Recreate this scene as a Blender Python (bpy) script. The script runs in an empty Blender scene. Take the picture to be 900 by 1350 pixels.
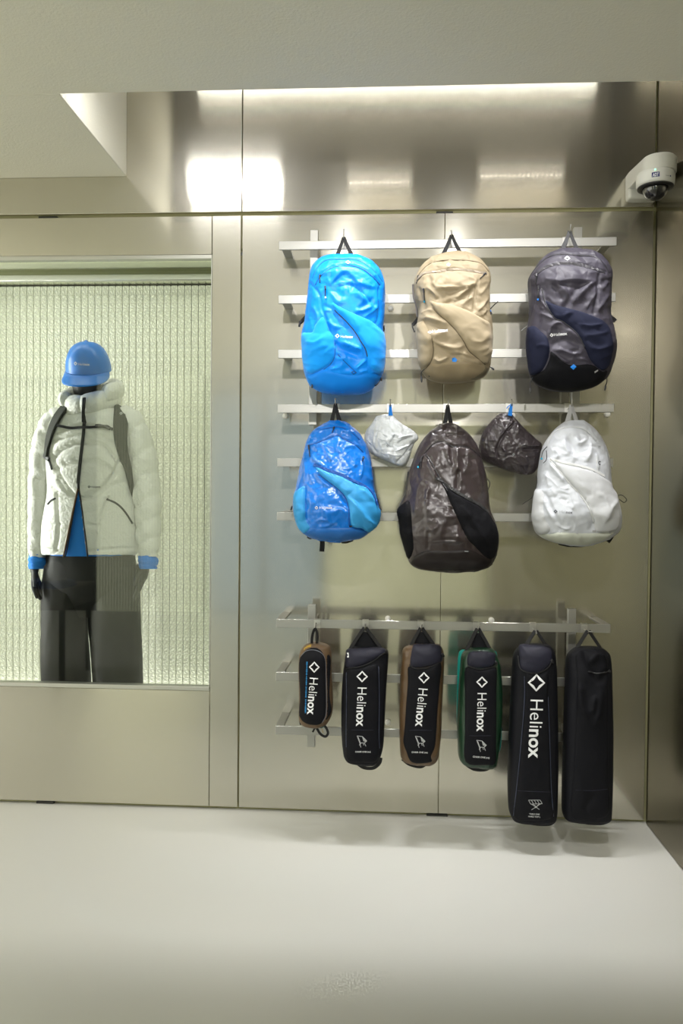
import bpy, bmesh, math, random
import numpy as np
from mathutils import Vector, Matrix, noise
from mathutils.bvhtree import BVHTree
from mathutils.geometry import delaunay_2d_cdt

SC = bpy.context.scene
COL = SC.collection
random.seed(7)

# ------------------------------------------------------------------ camera
FPX, YAW, PITCH, ROLL = 1049.64, 0.0585, -0.0199, 0.0089      # focal length in pixels of the 900x1350 frame
CAM = Vector((0.0, -2.9692, 1.1948))
_fw = Vector((-math.sin(YAW) * math.cos(PITCH), math.cos(YAW) * math.cos(PITCH), math.sin(PITCH)))
_r0 = Vector((math.cos(YAW), math.sin(YAW), 0.0))
_u0 = _r0.cross(_fw)
RIGHT = math.cos(ROLL) * _r0 + math.sin(ROLL) * _u0
UP = -math.sin(ROLL) * _r0 + math.cos(ROLL) * _u0
FWD = _fw
cam_data = bpy.data.cameras.new('camera')
cam_data.sensor_fit = 'VERTICAL'
cam_data.sensor_height = 36.0
cam_data.sensor_width = 24.0
cam_data.lens = 36.0 * FPX / 1350.0
cam_data.clip_start = 0.05
cam = bpy.data.objects.new('camera', cam_data)
COL.objects.link(cam)
cam.matrix_world = Matrix(((RIGHT.x, UP.x, -FWD.x, CAM.x), (RIGHT.y, UP.y, -FWD.y, CAM.y),
                           (RIGHT.z, UP.z, -FWD.z, CAM.z), (0, 0, 0, 1)))
SC.camera = cam

# ------------------------------------------------------------------ world, exposure
world = bpy.data.worlds.new('world')
SC.world = world
world.use_nodes = True
world.node_tree.nodes['Background'].inputs['Color'].default_value = (0.8, 0.85, 0.8, 1)
world.node_tree.nodes['Background'].inputs['Strength'].default_value = 0.15
SC.view_settings.view_transform = 'Standard'
SC.view_settings.look = 'None'
SC.view_settings.gamma = 1.0
SC.view_settings.use_curve_mapping = False
SC.view_settings.exposure = 0.37
SC.cycles.sample_clamp_indirect = 3.0
COVE_POWER = 3.2        # long strip in the ceiling slot
BAR_EMIT = 20.0         # visible diodes of the bar lamps in the slot
BAR_POWER = 4.8        # beam of one bar lamp
FILL_POWER = 11.0       # added fill lamp beside the display table
CASE_POWER = 9.5        # strips in the display case and its added side fill
SCREEN_FAR = 1.15        # backlit slat screen of the far wall behind the camera
ADDED_GLOW_LEFT = 2.4  # added glow on the unseen side wall, for light from the left
FILL_SPOT_POWER = 44.0       # each added fill spotlight aimed at the racks
ADDED_GLOW_RIGHT = 0.42  # added glow on the right part of the far wall
GLAZING = 0.38          # added bluish glow in the invented far entrance, mirrored by the steel


def area_light(name, loc, size, size_y, power, color, rot, spread=math.pi):
    l = bpy.data.lights.new(name, 'AREA')
    l.shape = 'RECTANGLE'
    l.size, l.size_y = size, size_y
    l.energy = power
    l.color = color
    l.spread = spread
    o = bpy.data.objects.new(name, l)
    o.location = loc
    o.rotation_euler = rot
    COL.objects.link(o)
    return o


LED = (1.0, 0.985, 0.90)
area_light('cove_strip_light', (0.01, -0.515, 2.985), 1.72, 0.02, COVE_POWER, LED, (0.0, 0, 0))
FILL_LAMPS = ((-3.45, -2.0, 2.2),)   # x, y, relative power
for lx, ly, lp in FILL_LAMPS:
    area_light('added_fill_light', (lx, ly, 2.36), 1.1, 0.14, FILL_POWER * lp, (1.0, 0.975, 0.92), (0, 0, 0))
area_light('case_top_light', (-1.36, 0.05, 2.075), 1.3, 0.03, CASE_POWER * 0.13, (1.0, 1.0, 0.97), (math.radians(4), 0, 0))
for cx_, ang, cp in ((-0.659, -50, 3.4), (-2.04, 50, 1.9)):        # added fill lights hidden behind the opening's edges, to brighten the figure
    area_light('added_case_fill', (cx_, 0.060, 1.2), 0.02, 1.5, CASE_POWER * cp, (1.0, 1.0, 0.97), (math.radians(90), 0, math.radians(180 + ang)))
area_light('case_base_light', (-1.36, 0.355, 0.30), 1.3, 0.02, CASE_POWER * 0.12, (1.0, 1.0, 0.95), (math.radians(180), 0, 0))


def at(u, v, Y):
    """the point on the plane y = Y seen at photo pixel (u, v)"""
    d = FWD * FPX + RIGHT * (u - 450.0) + UP * (675.0 - v)
    t = (Y - CAM.y) / d.y
    return CAM + d * t


def ray(u, v):
    return (FWD * FPX + RIGHT * (u - 450.0) + UP * (675.0 - v)).normalized()


def pix(p):
    d = Vector(p) - CAM
    w = d.dot(FWD)
    return 450.0 + FPX * d.dot(RIGHT) / w, 675.0 - FPX * d.dot(UP) / w


# ------------------------------------------------------------------ materials
MATS = {}


def nodes_of(m):
    m.use_nodes = True
    return m.node_tree.nodes, m.node_tree.links


def principled(name, color, rough=0.5, metal=0.0, spec=0.5, sheen=0.0, coat=0.0, coat_rough=0.1,
               bump=0.0, bump_scale=200.0, vary=0.0, vary_scale=8.0, trans=0.0, emit=None, emit_s=0.0,
               aniso_bump=None, weave=0.0, weave_scale=900.0):
    if name in MATS:
        return MATS[name]
    m = bpy.data.materials.new(name)
    N, L = nodes_of(m)
    b = N['Principled BSDF']
    b.inputs['Base Color'].default_value = (*color, 1)
    b.inputs['Roughness'].default_value = rough
    b.inputs['Metallic'].default_value = metal
    b.inputs['Specular IOR Level'].default_value = spec
    b.inputs['Sheen Weight'].default_value = sheen
    b.inputs['Coat Weight'].default_value = coat
    b.inputs['Coat Roughness'].default_value = coat_rough
    b.inputs['Transmission Weight'].default_value = trans
    if emit:
        b.inputs['Emission Color'].default_value = (*emit, 1)
        b.inputs['Emission Strength'].default_value = emit_s
    tc = N.new('ShaderNodeTexCoord')
    if vary:
        nz = N.new('ShaderNodeTexNoise')
        nz.inputs['Scale'].default_value = vary_scale
        nz.inputs['Detail'].default_value = 5
        L.new(tc.outputs['Object'], nz.inputs['Vector'])
        mx = N.new('ShaderNodeMix')
        mx.data_type = 'RGBA'
        mx.inputs[6].default_value = (*[max(0, c * (1 - vary)) for c in color], 1)
        mx.inputs[7].default_value = (*[min(1, c * (1 + vary)) for c in color], 1)
        L.new(nz.outputs['Fac'], mx.inputs[0])
        L.new(mx.outputs[2], b.inputs['Base Color'])
    last = None
    if bump:
        nz = N.new('ShaderNodeTexNoise')
        nz.inputs['Scale'].default_value = bump_scale
        nz.inputs['Detail'].default_value = 4
        if aniso_bump:
            mp = N.new('ShaderNodeMapping')
            mp.inputs['Scale'].default_value = aniso_bump
            L.new(tc.outputs['Object'], mp.inputs['Vector'])
            L.new(mp.outputs['Vector'], nz.inputs['Vector'])
        else:
            L.new(tc.outputs['Object'], nz.inputs['Vector'])
        bp = N.new('ShaderNodeBump')
        bp.inputs['Strength'].default_value = 1.0
        bp.inputs['Distance'].default_value = bump
        L.new(nz.outputs['Fac'], bp.inputs['Height'])
        last = bp
    if weave:
        wv = N.new('ShaderNodeTexWave')
        wv.wave_type = 'BANDS'
        wv.bands_direction = 'DIAGONAL'
        wv.inputs['Scale'].default_value = weave_scale
        L.new(tc.outputs['Object'], wv.inputs['Vector'])
        bp2 = N.new('ShaderNodeBump')
        bp2.inputs['Distance'].default_value = weave
        L.new(wv.outputs['Fac'], bp2.inputs['Height'])
        if last:
            L.new(last.outputs['Normal'], bp2.inputs['Normal'])
        last = bp2
    if last:
        L.new(last.outputs['Normal'], b.inputs['Normal'])
    MATS[name] = m
    return m


def crinkle(name, color, rough=0.3, spec=0.5, coat=0.3, h1=0.0035, s1=22.0, h2=0.0012, s2=75.0, trans=0.0, sheen=0.0,
            stretch=(1.0, 1.0, 0.55), metal=0.0, vary=0.08):
    """thin crumpled nylon: creased relief over a plain colour"""
    if name in MATS:
        return MATS[name]
    m = bpy.data.materials.new(name)
    N, L = nodes_of(m)
    b = N['Principled BSDF']
    b.inputs['Roughness'].default_value = rough
    b.inputs['Specular IOR Level'].default_value = spec
    b.inputs['Coat Weight'].default_value = coat
    b.inputs['Coat Roughness'].default_value = 0.22
    b.inputs['Metallic'].default_value = metal
    b.inputs['Sheen Weight'].default_value = sheen
    b.inputs['Subsurface Weight'].default_value = 0.0
    tc = N.new('ShaderNodeTexCoord')
    mp = N.new('ShaderNodeMapping')
    mp.inputs['Scale'].default_value = stretch
    mp.inputs['Rotation'].default_value = (0, math.radians(25), 0)
    L.new(tc.outputs['Object'], mp.inputs['Vector'])
    prev = None
    for (sc_, h) in ((s1, h1), (s2, h2)):
        if not h:
            continue
        w = N.new('ShaderNodeTexNoise')
        w.inputs['Scale'].default_value = sc_ * 0.6
        L.new(mp.outputs['Vector'], w.inputs['Vector'])
        ad = N.new('ShaderNodeVectorMath')
        ad.operation = 'MULTIPLY_ADD'
        ad.inputs[1].default_value = (0.5 / sc_,) * 3
        L.new(w.outputs['Color'], ad.inputs[0])
        L.new(mp.outputs['Vector'], ad.inputs[2])
        v = N.new('ShaderNodeTexVoronoi')
        v.feature = 'DISTANCE_TO_EDGE'
        v.inputs['Scale'].default_value = sc_
        L.new(ad.outputs['Vector'], v.inputs['Vector'])
        bp = N.new('ShaderNodeBump')
        bp.inputs['Distance'].default_value = h
        bp.inputs['Strength'].default_value = 0.8
        L.new(v.outputs['Distance'], bp.inputs['Height'])
        if prev:
            L.new(prev.outputs['Normal'], bp.inputs['Normal'])
        prev = bp
    nz = N.new('ShaderNodeTexNoise')
    nz.inputs['Scale'].default_value = 9.0
    L.new(tc.outputs['Object'], nz.inputs['Vector'])
    mx = N.new('ShaderNodeMix')
    mx.data_type = 'RGBA'
    mx.inputs[6].default_value = (*[c * (1 - vary) for c in color], 1)
    mx.inputs[7].default_value = (*[min(1, c * (1 + vary)) for c in color], 1)
    L.new(nz.outputs['Fac'], mx.inputs[0])
    L.new(mx.outputs[2], b.inputs['Base Color'])
    if prev:
        L.new(prev.outputs['Normal'], b.inputs['Normal'])
        L.new(prev.outputs['Normal'], b.inputs['Coat Normal'])
    MATS[name] = m
    return m


def steel(name, color, rough=0.22, haze=0.5, haze_fac=0.5, aniso=0.6, tangent=(1, 0, 0), grain=0.00003, sharp=0.0):
    """brushed stainless sheet: a streaky lobe and a broad hazy one"""
    if name in MATS:
        return MATS[name]
    m = bpy.data.materials.new(name)
    N, L = nodes_of(m)
    N.remove(N['Principled BSDF'])
    out = N['Material Output']
    tc = N.new('ShaderNodeTexCoord')
    nz = N.new('ShaderNodeTexNoise')
    nz.inputs['Scale'].default_value = 1.3
    nz.inputs['Detail'].default_value = 4
    L.new(tc.outputs['Object'], nz.inputs['Vector'])
    cr = N.new('ShaderNodeMix')
    cr.data_type = 'RGBA'
    cr.inputs[6].default_value = (*[c * 0.95 for c in color], 1)
    cr.inputs[7].default_value = (*[min(1, c * 1.05) for c in color], 1)
    L.new(nz.outputs['Fac'], cr.inputs[0])
    g = N.new('ShaderNodeTexNoise')
    g.inputs['Scale'].default_value = 420.0
    g.inputs['Detail'].default_value = 2
    L.new(tc.outputs['Object'], g.inputs['Vector'])
    bp = N.new('ShaderNodeBump')
    bp.inputs['Distance'].default_value = grain
    bp.inputs['Strength'].default_value = 1.0
    L.new(g.outputs['Fac'], bp.inputs['Height'])
    tv = N.new('ShaderNodeCombineXYZ')
    for i in range(3):
        tv.inputs[i].default_value = tangent[i]
    a = N.new('ShaderNodeBsdfAnisotropic')
    a.inputs['Roughness'].default_value = rough
    a.inputs['Anisotropy'].default_value = aniso
    L.new(tv.outputs[0], a.inputs['Tangent'])
    L.new(cr.outputs[2], a.inputs['Color'])
    h = N.new('ShaderNodeBsdfAnisotropic')
    h.inputs['Roughness'].default_value = haze
    L.new(cr.outputs[2], h.inputs['Color'])
    L.new(bp.outputs['Normal'], h.inputs['Normal'])
    L.new(bp.outputs['Normal'], a.inputs['Normal'])
    mx = N.new('ShaderNodeMixShader')
    mx.inputs[0].default_value = haze_fac
    L.new(a.outputs[0], mx.inputs[1])
    L.new(h.outputs[0], mx.inputs[2])
    if sharp:                                   # a little clear mirror reflection through the brushing
        gl = N.new('ShaderNodeBsdfAnisotropic')
        gl.inputs['Roughness'].default_value = 0.055
        L.new(cr.outputs[2], gl.inputs['Color'])
        m2 = N.new('ShaderNodeMixShader')
        m2.inputs[0].default_value = sharp
        L.new(mx.outputs[0], m2.inputs[1])
        L.new(gl.outputs[0], m2.inputs[2])
        mx = m2
    L.new(mx.outputs[0], out.inputs['Surface'])
    MATS[name] = m
    return m


def emitter(name, color, strength):
    if name in MATS:
        return MATS[name]
    m = bpy.data.materials.new(name)
    N, L = nodes_of(m)
    N.remove(N['Principled BSDF'])
    e = N.new('ShaderNodeEmission')
    e.inputs['Color'].default_value = (*color, 1)
    e.inputs['Strength'].default_value = strength
    L.new(e.outputs[0], N['Material Output'].inputs['Surface'])
    MATS[name] = m
    return m


def thin_glass(name, tint=(0.96, 0.98, 0.95), ior=1.5):
    m = bpy.data.materials.new(name)
    N, L = nodes_of(m)
    N.remove(N['Principled BSDF'])
    t = N.new('ShaderNodeBsdfTransparent')
    t.inputs['Color'].default_value = (*tint, 1)
    g = N.new('ShaderNodeBsdfGlossy')
    g.inputs['Roughness'].default_value = 0.02
    f = N.new('ShaderNodeFresnel')
    f.inputs['IOR'].default_value = ior
    mx = N.new('ShaderNodeMixShader')
    L.new(f.outputs[0], mx.inputs[0])
    L.new(t.outputs[0], mx.inputs[1])
    L.new(g.outputs[0], mx.inputs[2])
    L.new(mx.outputs[0], N['Material Output'].inputs['Surface'])
    MATS[name] = m
    return m


# ------------------------------------------------------------------ object helpers
def link_mesh(name, verts, faces, mat, parent=None, smooth=True, origin=None):
    me = bpy.data.meshes.new(name)
    me.from_pydata([tuple(v) for v in verts], [], [tuple(f) for f in faces])
    return link_me(name, me, mat, parent, smooth)


def link_me(name, me, mat, parent=None, smooth=True):
    me.update()
    if smooth:
        me.polygons.foreach_set('use_smooth', [True] * len(me.polygons))
    if mat:
        me.materials.append(mat)
    o = bpy.data.objects.new(name, me)
    COL.objects.link(o)
    if parent:
        o.parent = parent
        o.matrix_parent_inverse = parent_inv(parent)
    return o


def parent_inv(p):
    m = p.matrix_basis.copy()
    q = p
    while q.parent:
        m = q.parent.matrix_basis @ m if q.matrix_parent_inverse == Matrix.Identity(4) else q.parent.matrix_basis @ q.matrix_parent_inverse @ m
        q = q.parent
    return m.inverted()


def link_bm(name, bm, mat, parent=None, smooth=False):
    me = bpy.data.meshes.new(name)
    bmesh.ops.recalc_face_normals(bm, faces=bm.faces)
    bm.to_mesh(me)
    bm.free()
    return link_me(name, me, mat, parent, smooth)


def empty(name, loc, label=None, cat=None, group=None, kind=None):
    o = bpy.data.objects.new(name, None)
    o.empty_display_size = 0.05
    COL.objects.link(o)
    o.location = loc
    return tag(o, label, cat, group, kind)


def tag(o, label=None, cat=None, group=None, kind=None):
    if label:
        o['label'] = label
    if cat:
        o['category'] = cat
    if group:
        o['group'] = group
    if kind:
        o['kind'] = kind
    return o


def add_box(bm, x0, x1, y0, y1, z0, z1, bevel=0.0, seg=1):
    t = bmesh.new()
    bmesh.ops.create_cube(t, size=1.0)
    for v in t.verts:
        v.co = Vector(((x0 + x1) / 2 + v.co.x * (x1 - x0), (y0 + y1) / 2 + v.co.y * (y1 - y0), (z0 + z1) / 2 + v.co.z * (z1 - z0)))
    if bevel:
        bmesh.ops.bevel(t, geom=list(t.edges), offset=bevel, segments=seg, profile=0.5, affect='EDGES')
    me = bpy.data.meshes.new('tmp')
    t.to_mesh(me)
    t.free()
    bm.from_mesh(me)
    bpy.data.meshes.remove(me)


def box(name, x0, x1, y0, y1, z0, z1, mat, parent=None, bevel=0.0, seg=1):
    bm = bmesh.new()
    add_box(bm, min(x0, x1), max(x0, x1), min(y0, y1), max(y0, y1), min(z0, z1), max(z0, z1), bevel, seg)
    return link_bm(name, bm, mat, parent, smooth=False)


def lathe(profile, n=32, axis='Z', center=(0, 0, 0)):
    """profile: (radius, height) pairs -> verts, faces"""
    V, F = [], []
    for r, h in profile:
        for k in range(n):
            a = 2 * math.pi * k / n
            c, s = r * math.cos(a), r * math.sin(a)
            p = {'Z': (c, s, h), 'Y': (c, h, s), 'X': (h, c, s)}[axis]
            V.append((p[0] + center[0], p[1] + center[1], p[2] + center[2]))
    m = len(profile)
    for i in range(m - 1):
        for k in range(n):
            k2 = (k + 1) % n
            F.append((i * n + k, i * n + k2, (i + 1) * n + k2, (i + 1) * n + k))
    F.append(tuple(range(n))[::-1])
    F.append(tuple((m - 1) * n + k for k in range(n)))
    return V, F


def smooth_path(pts, per=8):
    """Catmull-Rom through the points"""
    P = [Vector(p) for p in pts]
    if len(P) < 3:
        return [P[0].lerp(P[-1], i / per) for i in range(per + 1)]
    out = []
    for i in range(len(P) - 1):
        p0 = P[i - 1] if i else P[0] * 2 - P[1]
        p1, p2 = P[i], P[i + 1]
        p3 = P[i + 2] if i + 2 < len(P) else P[-1] * 2 - P[-2]
        for k in range(per):
            t = k / per
            out.append(0.5 * ((2 * p1) + (p2 - p0) * t + (2 * p0 - 5 * p1 + 4 * p2 - p3) * t * t + (3 * p1 - p0 - 3 * p2 + p3) * t ** 3))
    out.append(P[-1].copy())
    return out


def tube_geo(pts, r, n=8, flat=None, up=None, caps=True):
    """sweep a circle (or a flat strap: flat=(half_width, half_thickness)) along points; r may be a list"""
    P = [Vector(p) for p in pts]
    m = len(P)
    V, F = [], []
    prev = None
    for i in range(m):
        t = (P[min(i + 1, m - 1)] - P[max(i - 1, 0)]).normalized()
        if up is not None:
            nrm = (Vector(up[i]) if isinstance(up, list) else Vector(up))
            nrm = (nrm - t * nrm.dot(t))
            if nrm.length < 1e-6:
                nrm = t.orthogonal()
            nrm.normalize()
        else:
            if prev is None:
                nrm = t.orthogonal().normalized()
            else:
                nrm = prev - t * prev.dot(t)
                nrm = nrm.normalized() if nrm.length > 1e-6 else t.orthogonal().normalized()
        prev = nrm
        b = t.cross(nrm)
        rr = r[i] if isinstance(r, (list, tuple)) else r
        if flat:
            w = flat[0][i] if isinstance(flat[0], (list, tuple)) else flat[0]
            h = flat[1]
            for (a, c) in ((-1, -.6), (-1, .6), (-.85, 1), (.85, 1), (1, .6), (1, -.6), (.85, -1), (-.85, -1)):
                V.append(P[i] + b * (a * w) + nrm * (c * h))
        else:
            for k in range(n):
                a = 2 * math.pi * k / n
                V.append(P[i] + (nrm * math.cos(a) + b * math.sin(a)) * rr)
    k_ = 8 if flat else n
    for i in range(m - 1):
        for k in range(k_):
            k2 = (k + 1) % k_
            F.append((i * k_ + k, i * k_ + k2, (i + 1) * k_ + k2, (i + 1) * k_ + k))
    if caps:
        F.append(tuple(range(k_))[::-1])
        F.append(tuple((m - 1) * k_ + k for k in range(k_)))
    return V, F


def tube(name, pts, r, mat, parent=None, n=8, flat=None, up=None, sm=0):
    if sm:
        pts = smooth_path(pts, sm)
    V, F = tube_geo(pts, r, n, flat, up)
    o = link_mesh(name, V, F, mat, parent, smooth=not flat)
    return o


def join_geo(parts):
    V, F = [], []
    for v, f in parts:
        b = len(V)
        V.extend(v)
        F.extend([tuple(i + b for i in q) for q in f])
    return V, F


def fix_normals(o):
    bm = bmesh.new()
    bm.from_mesh(o.data)
    bmesh.ops.recalc_face_normals(bm, faces=bm.faces)
    bm.to_mesh(o.data)
    bm.free()
    return o

# ================================================================== the room
XC = 0.9566            # side wall
XS1 = -0.558           # panel joint left of the racks
XW = -0.6684           # edge of the display case opening
ZH = 2.24              # joint between lower and upper panels
ZCEIL = 2.3908         # underside of the dropped ceiling
SLOT = 0.6161          # depth of the light slot in front of the wall
XSLOT = -0.995         # end of the slot
ZW1, ZW0 = 2.097, 0.452  # display case opening
XWL = -2.05
XMID = 0.198
TOP = 3.12
RY = -4.95
RX = -4.2

M_STEEL = steel('brushed_steel_wall', (0.67, 0.645, 0.57), rough=0.14, haze=0.42, haze_fac=0.27, aniso=0.6, sharp=0.10)
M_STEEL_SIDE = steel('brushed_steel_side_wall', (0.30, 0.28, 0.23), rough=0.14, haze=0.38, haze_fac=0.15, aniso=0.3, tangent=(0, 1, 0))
M_RAIL = steel('hairline_steel_rail', (0.49, 0.485, 0.46), rough=0.3, haze=0.55, haze_fac=0.6, aniso=0.3, grain=0.0001)
M_FLOOR = principled('pale_resin_floor', (0.575, 0.575, 0.545), rough=0.36, spec=0.45, bump=0.0006, bump_scale=3.0, vary=0.02, vary_scale=1.5)
M_PLASTER = principled('beige_plaster_ceiling', (0.74, 0.72, 0.61), rough=0.85, spec=0.2, bump=0.0012, bump_scale=160, vary=0.03, vary_scale=2.0)
M_JOINT = principled('olive_joint_backing', (0.42, 0.40, 0.22), rough=0.7)
M_ROOM = principled('grey_room_wall', (0.36, 0.34, 0.28), rough=0.7)
M_DARK = principled('dark_clip', (0.05, 0.05, 0.045), rough=0.5, metal=0.6)

floor = box('floor', RX, XC + 0.05, RY, 0.62, -0.06, 0.0, M_FLOOR)
tag(floor, kind='structure')

wall = empty('wall_back', (0, 0, 0), kind='structure')
TH = 0.016
g = 0.0018


def panel(x0, x1, z0, z1):
    return box('panel', x0 + g, x1 - g, 0.0, TH, z0, z1, M_STEEL, wall, bevel=0.0012)


ZB = 0.012
panel(XWL, XW + 0.0008, ZW1, ZH - 0.0002)           # above the case
panel(XWL, XW + 0.0008, ZB, ZW0)                    # below the case
panel(XW - 0.0008, XS1, ZB, ZH)                     # upright strip
panel(XS1 + 0.002, XMID + 0.001, ZB, ZH)
panel(XMID - 0.001, XC - 0.004, ZB, ZH)
panel(-4.15, XWL, ZB, ZH)
for x0, x1 in ((-4.15, -2.05), (-2.05, XS1 + 0.002), (XS1 + 0.001, XC - 0.002)):
    box('panel', x0 + g, x1 - g, 0.0, TH, ZH + 0.014, TOP, M_STEEL, wall, bevel=0.0012)
# backing seen in the joints
box('joint_backing', XW + 0.02, XC, TH + 0.004, TH + 0.03, 0.0, ZW0, M_JOINT, wall)
box('joint_backing', XW + 0.02, XC, TH + 0.004, TH + 0.03, ZW0, ZW1, M_JOINT, wall)
box('joint_backing', -4.15, XC, TH + 0.004, TH + 0.03, ZW1 + 0.02, TOP, M_JOINT, wall)
box('joint_backing', -4.15, XW + 0.02, TH + 0.004, TH + 0.03, 0.0, ZW0 - 0.06, M_JOINT, wall)
box('joint_backing', -4.15, XWL - 0.03, TH + 0.004, TH + 0.03, ZW0 - 0.06, ZW1 + 0.02, M_JOINT, wall)
for (u0, u1, v) in ((50, 75, 286.5), (575, 597, 280), (47, 70, 1058.5), (562, 590, 1076)):
    a, b = at(u0, v, 0), at(u1, v, 0)
    box('panel_clip', a.x, b.x, 0.003, TH + 0.003, a.z - 0.005, a.z + 0.005, M_DARK, wall, bevel=0.001)

box('corner_backing', XC - 0.03, XC + 0.05, TH + 0.0042, TH + 0.03, 0.0, TOP, M_JOINT, wall)
wr = empty('wall_right', (XC, -3, 0), kind='structure')
for y0, y1 in ((-0.004, -2.0), (-2.004, -4.0), (-4.004, RY)):
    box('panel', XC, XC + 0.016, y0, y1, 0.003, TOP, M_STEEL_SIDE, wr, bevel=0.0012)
box('joint_backing', XC + 0.02, XC + 0.05, RY, 0.05, 0.0, TOP, M_JOINT, wr)

wl = box('wall_left', RX - 0.1, RX, RY, 0.05, 0.0, TOP, None)
tag(wl, kind='structure')
wf = empty('wall_front', (0, RY, 0), kind='structure')
box('dark_opening', RX, -2.97, RY - 0.1, RY, 0.0, TOP, principled('dark_doorway', (0.02, 0.02, 0.02), rough=0.8), wf)
box('lit_screen', -2.97, -1.88, RY - 0.1, RY, 0.0, TOP, None, wf)
box('plain_wall', -1.88, XC + 0.05, RY - 0.1, RY, 2.25, TOP, M_ROOM, wf)
box('added_pale_screen', -0.62, XC + 0.05, RY - 0.1, RY, 0.0, 2.25, None, wf)  # unseen glowing screen, added to brighten what the steel mirrors
dr = empty('door_1', (-1.25, RY, 0), kind='structure')
box('glazing', -1.83, -0.67, RY - 0.06, RY - 0.04, 0.03, 2.2, emitter('added_blue_glazing', (0.66, 0.88, 1.0), GLAZING), dr)
for x0, x1, z0, z1 in ((-1.88, -1.83, 0, 2.25), (-0.67, -0.62, 0, 2.25), (-1.83, -0.67, 2.2, 2.25), (-1.83, -0.67, 0.0, 0.03), (-1.27, -1.23, 0.03, 2.2)):
    box('frame', x0, x1, RY - 0.08, RY - 0.01, z0, z1, M_DARK, dr)
ce = empty('ceiling', (0, -2, TOP), kind='structure')
box('soffit', RX, XC - 0.001, RY, -SLOT, ZCEIL, TOP - 0.02, M_PLASTER, ce, bevel=0.002)
box('soffit_end', RX, XSLOT, -SLOT + 0.001, -0.001, ZCEIL, TOP - 0.02, M_PLASTER, ce, bevel=0.002)
box('slot_top', RX, XC + 0.05, RY, 0.05, TOP, TOP + 0.1, M_PLASTER, ce)

box('added_dark_board', XSLOT + 0.01, XC - 0.002, -SLOT + 0.001, -SLOT + 0.012, 2.43, TOP - 0.03, principled('added_dark_board_paint', (0.07, 0.058, 0.03), rough=0.6), ce)  # unseen dark board, added so the upper steel mirrors less light
# ------------------------------------------------------------------ lamps in the slot
M_HOUS = principled('white_lamp_housing', (0.7, 0.7, 0.66), rough=0.5)
M_DIFF = emitter('cove_diffuser', LED, 30.0)
cove = empty('cove_light', (0.01, -0.515, 3.0), 'long white linear lamp glowing in the ceiling slot above the steel wall', 'lamp')
box('housing', -0.86, 0.88, -0.55, -0.48, 2.992, TOP, M_HOUS, cove, bevel=0.003)

M_LED = emitter('led_dot', (1.0, 0.93, 0.88), BAR_EMIT)
M_LED2 = emitter('led_dot_strong', (1.0, 0.985, 0.97), BAR_EMIT * 8)
BARS = [(250, 370, 238, 20, M_LED2, 0.38, -26, 'strong bar lamp of white diodes in the ceiling slot near its end'),
        (460, 541, 241, 15, M_LED, 0.9, 0, 'short bar lamp of white diodes in the ceiling slot above the tan backpack'),
        (632, 742, 232, 18, M_LED, 1.0, 0, 'bar lamp of white diodes in the ceiling slot above the black backpack'),
        (-130, -8, 262, 20, M_LED, 1.8, 0, 'bar lamp of white diodes above the display case')]
for (u0, u1, v, n, m, pw, tilt, lab) in BARS:
    a, b = at(u0, v, 0.58), at(u1, v, 0.58)
    yb = -0.58
    o = empty('bar_lamp', ((a.x + b.x) / 2, yb, a.z), lab, 'lamp', 'bar lamps in the ceiling slot')
    zb = (a.z + b.z) / 2
    box('housing', a.x - 0.01, b.x + 0.01, yb - 0.0235, yb - 0.004, zb - 0.012, zb + 0.05, M_HOUS, o, bevel=0.002)
    parts = []
    for k in range(n):
        x = a.x + (b.x - a.x) * (k + 0.5) / n
        prof = [(0.0035, 0.006), (0.0035, 0.003), (0.0025, 0.0), (0.001, -0.001)]
        V, F = lathe([(r, -h) for r, h in prof], 8, 'Y', (0, 0, 0))
        V = [(p[0] + x, -p[1] + yb, p[2] + zb) for p in V]
        parts.append((V, F))
    V, F = join_geo(parts)
    fix_normals(link_mesh('diode_row', V, F, m, o))
    area_light('bar_lamp_light', ((a.x + b.x) / 2, yb, zb - 0.016), b.x - a.x, 0.02, BAR_POWER * pw, (1.0, 0.99, 0.985), (math.radians(-tilt), 0, 0), math.radians(132 if tilt < -20 else 92))
    box('bracket', (a.x + b.x) / 2 - 0.02, (a.x + b.x) / 2 + 0.02, -SLOT + 0.012, yb - 0.0255, zb, zb + 0.04, M_HOUS, o)

# added fill lamp out of view, brightens the mirrored table
LAMP_TXT = ('added fill lamp under the ceiling beside the display table',)
for (lx, ly, lp), lt in zip(FILL_LAMPS, LAMP_TXT):
    o = empty('added_fill_lamp', (lx, ly, ZCEIL), lt, 'lamp')
    box('housing', lx - 0.57, lx + 0.57, ly - 0.09, ly + 0.09, 2.365, ZCEIL + 0.0, M_HOUS, o, bevel=0.003)


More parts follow.
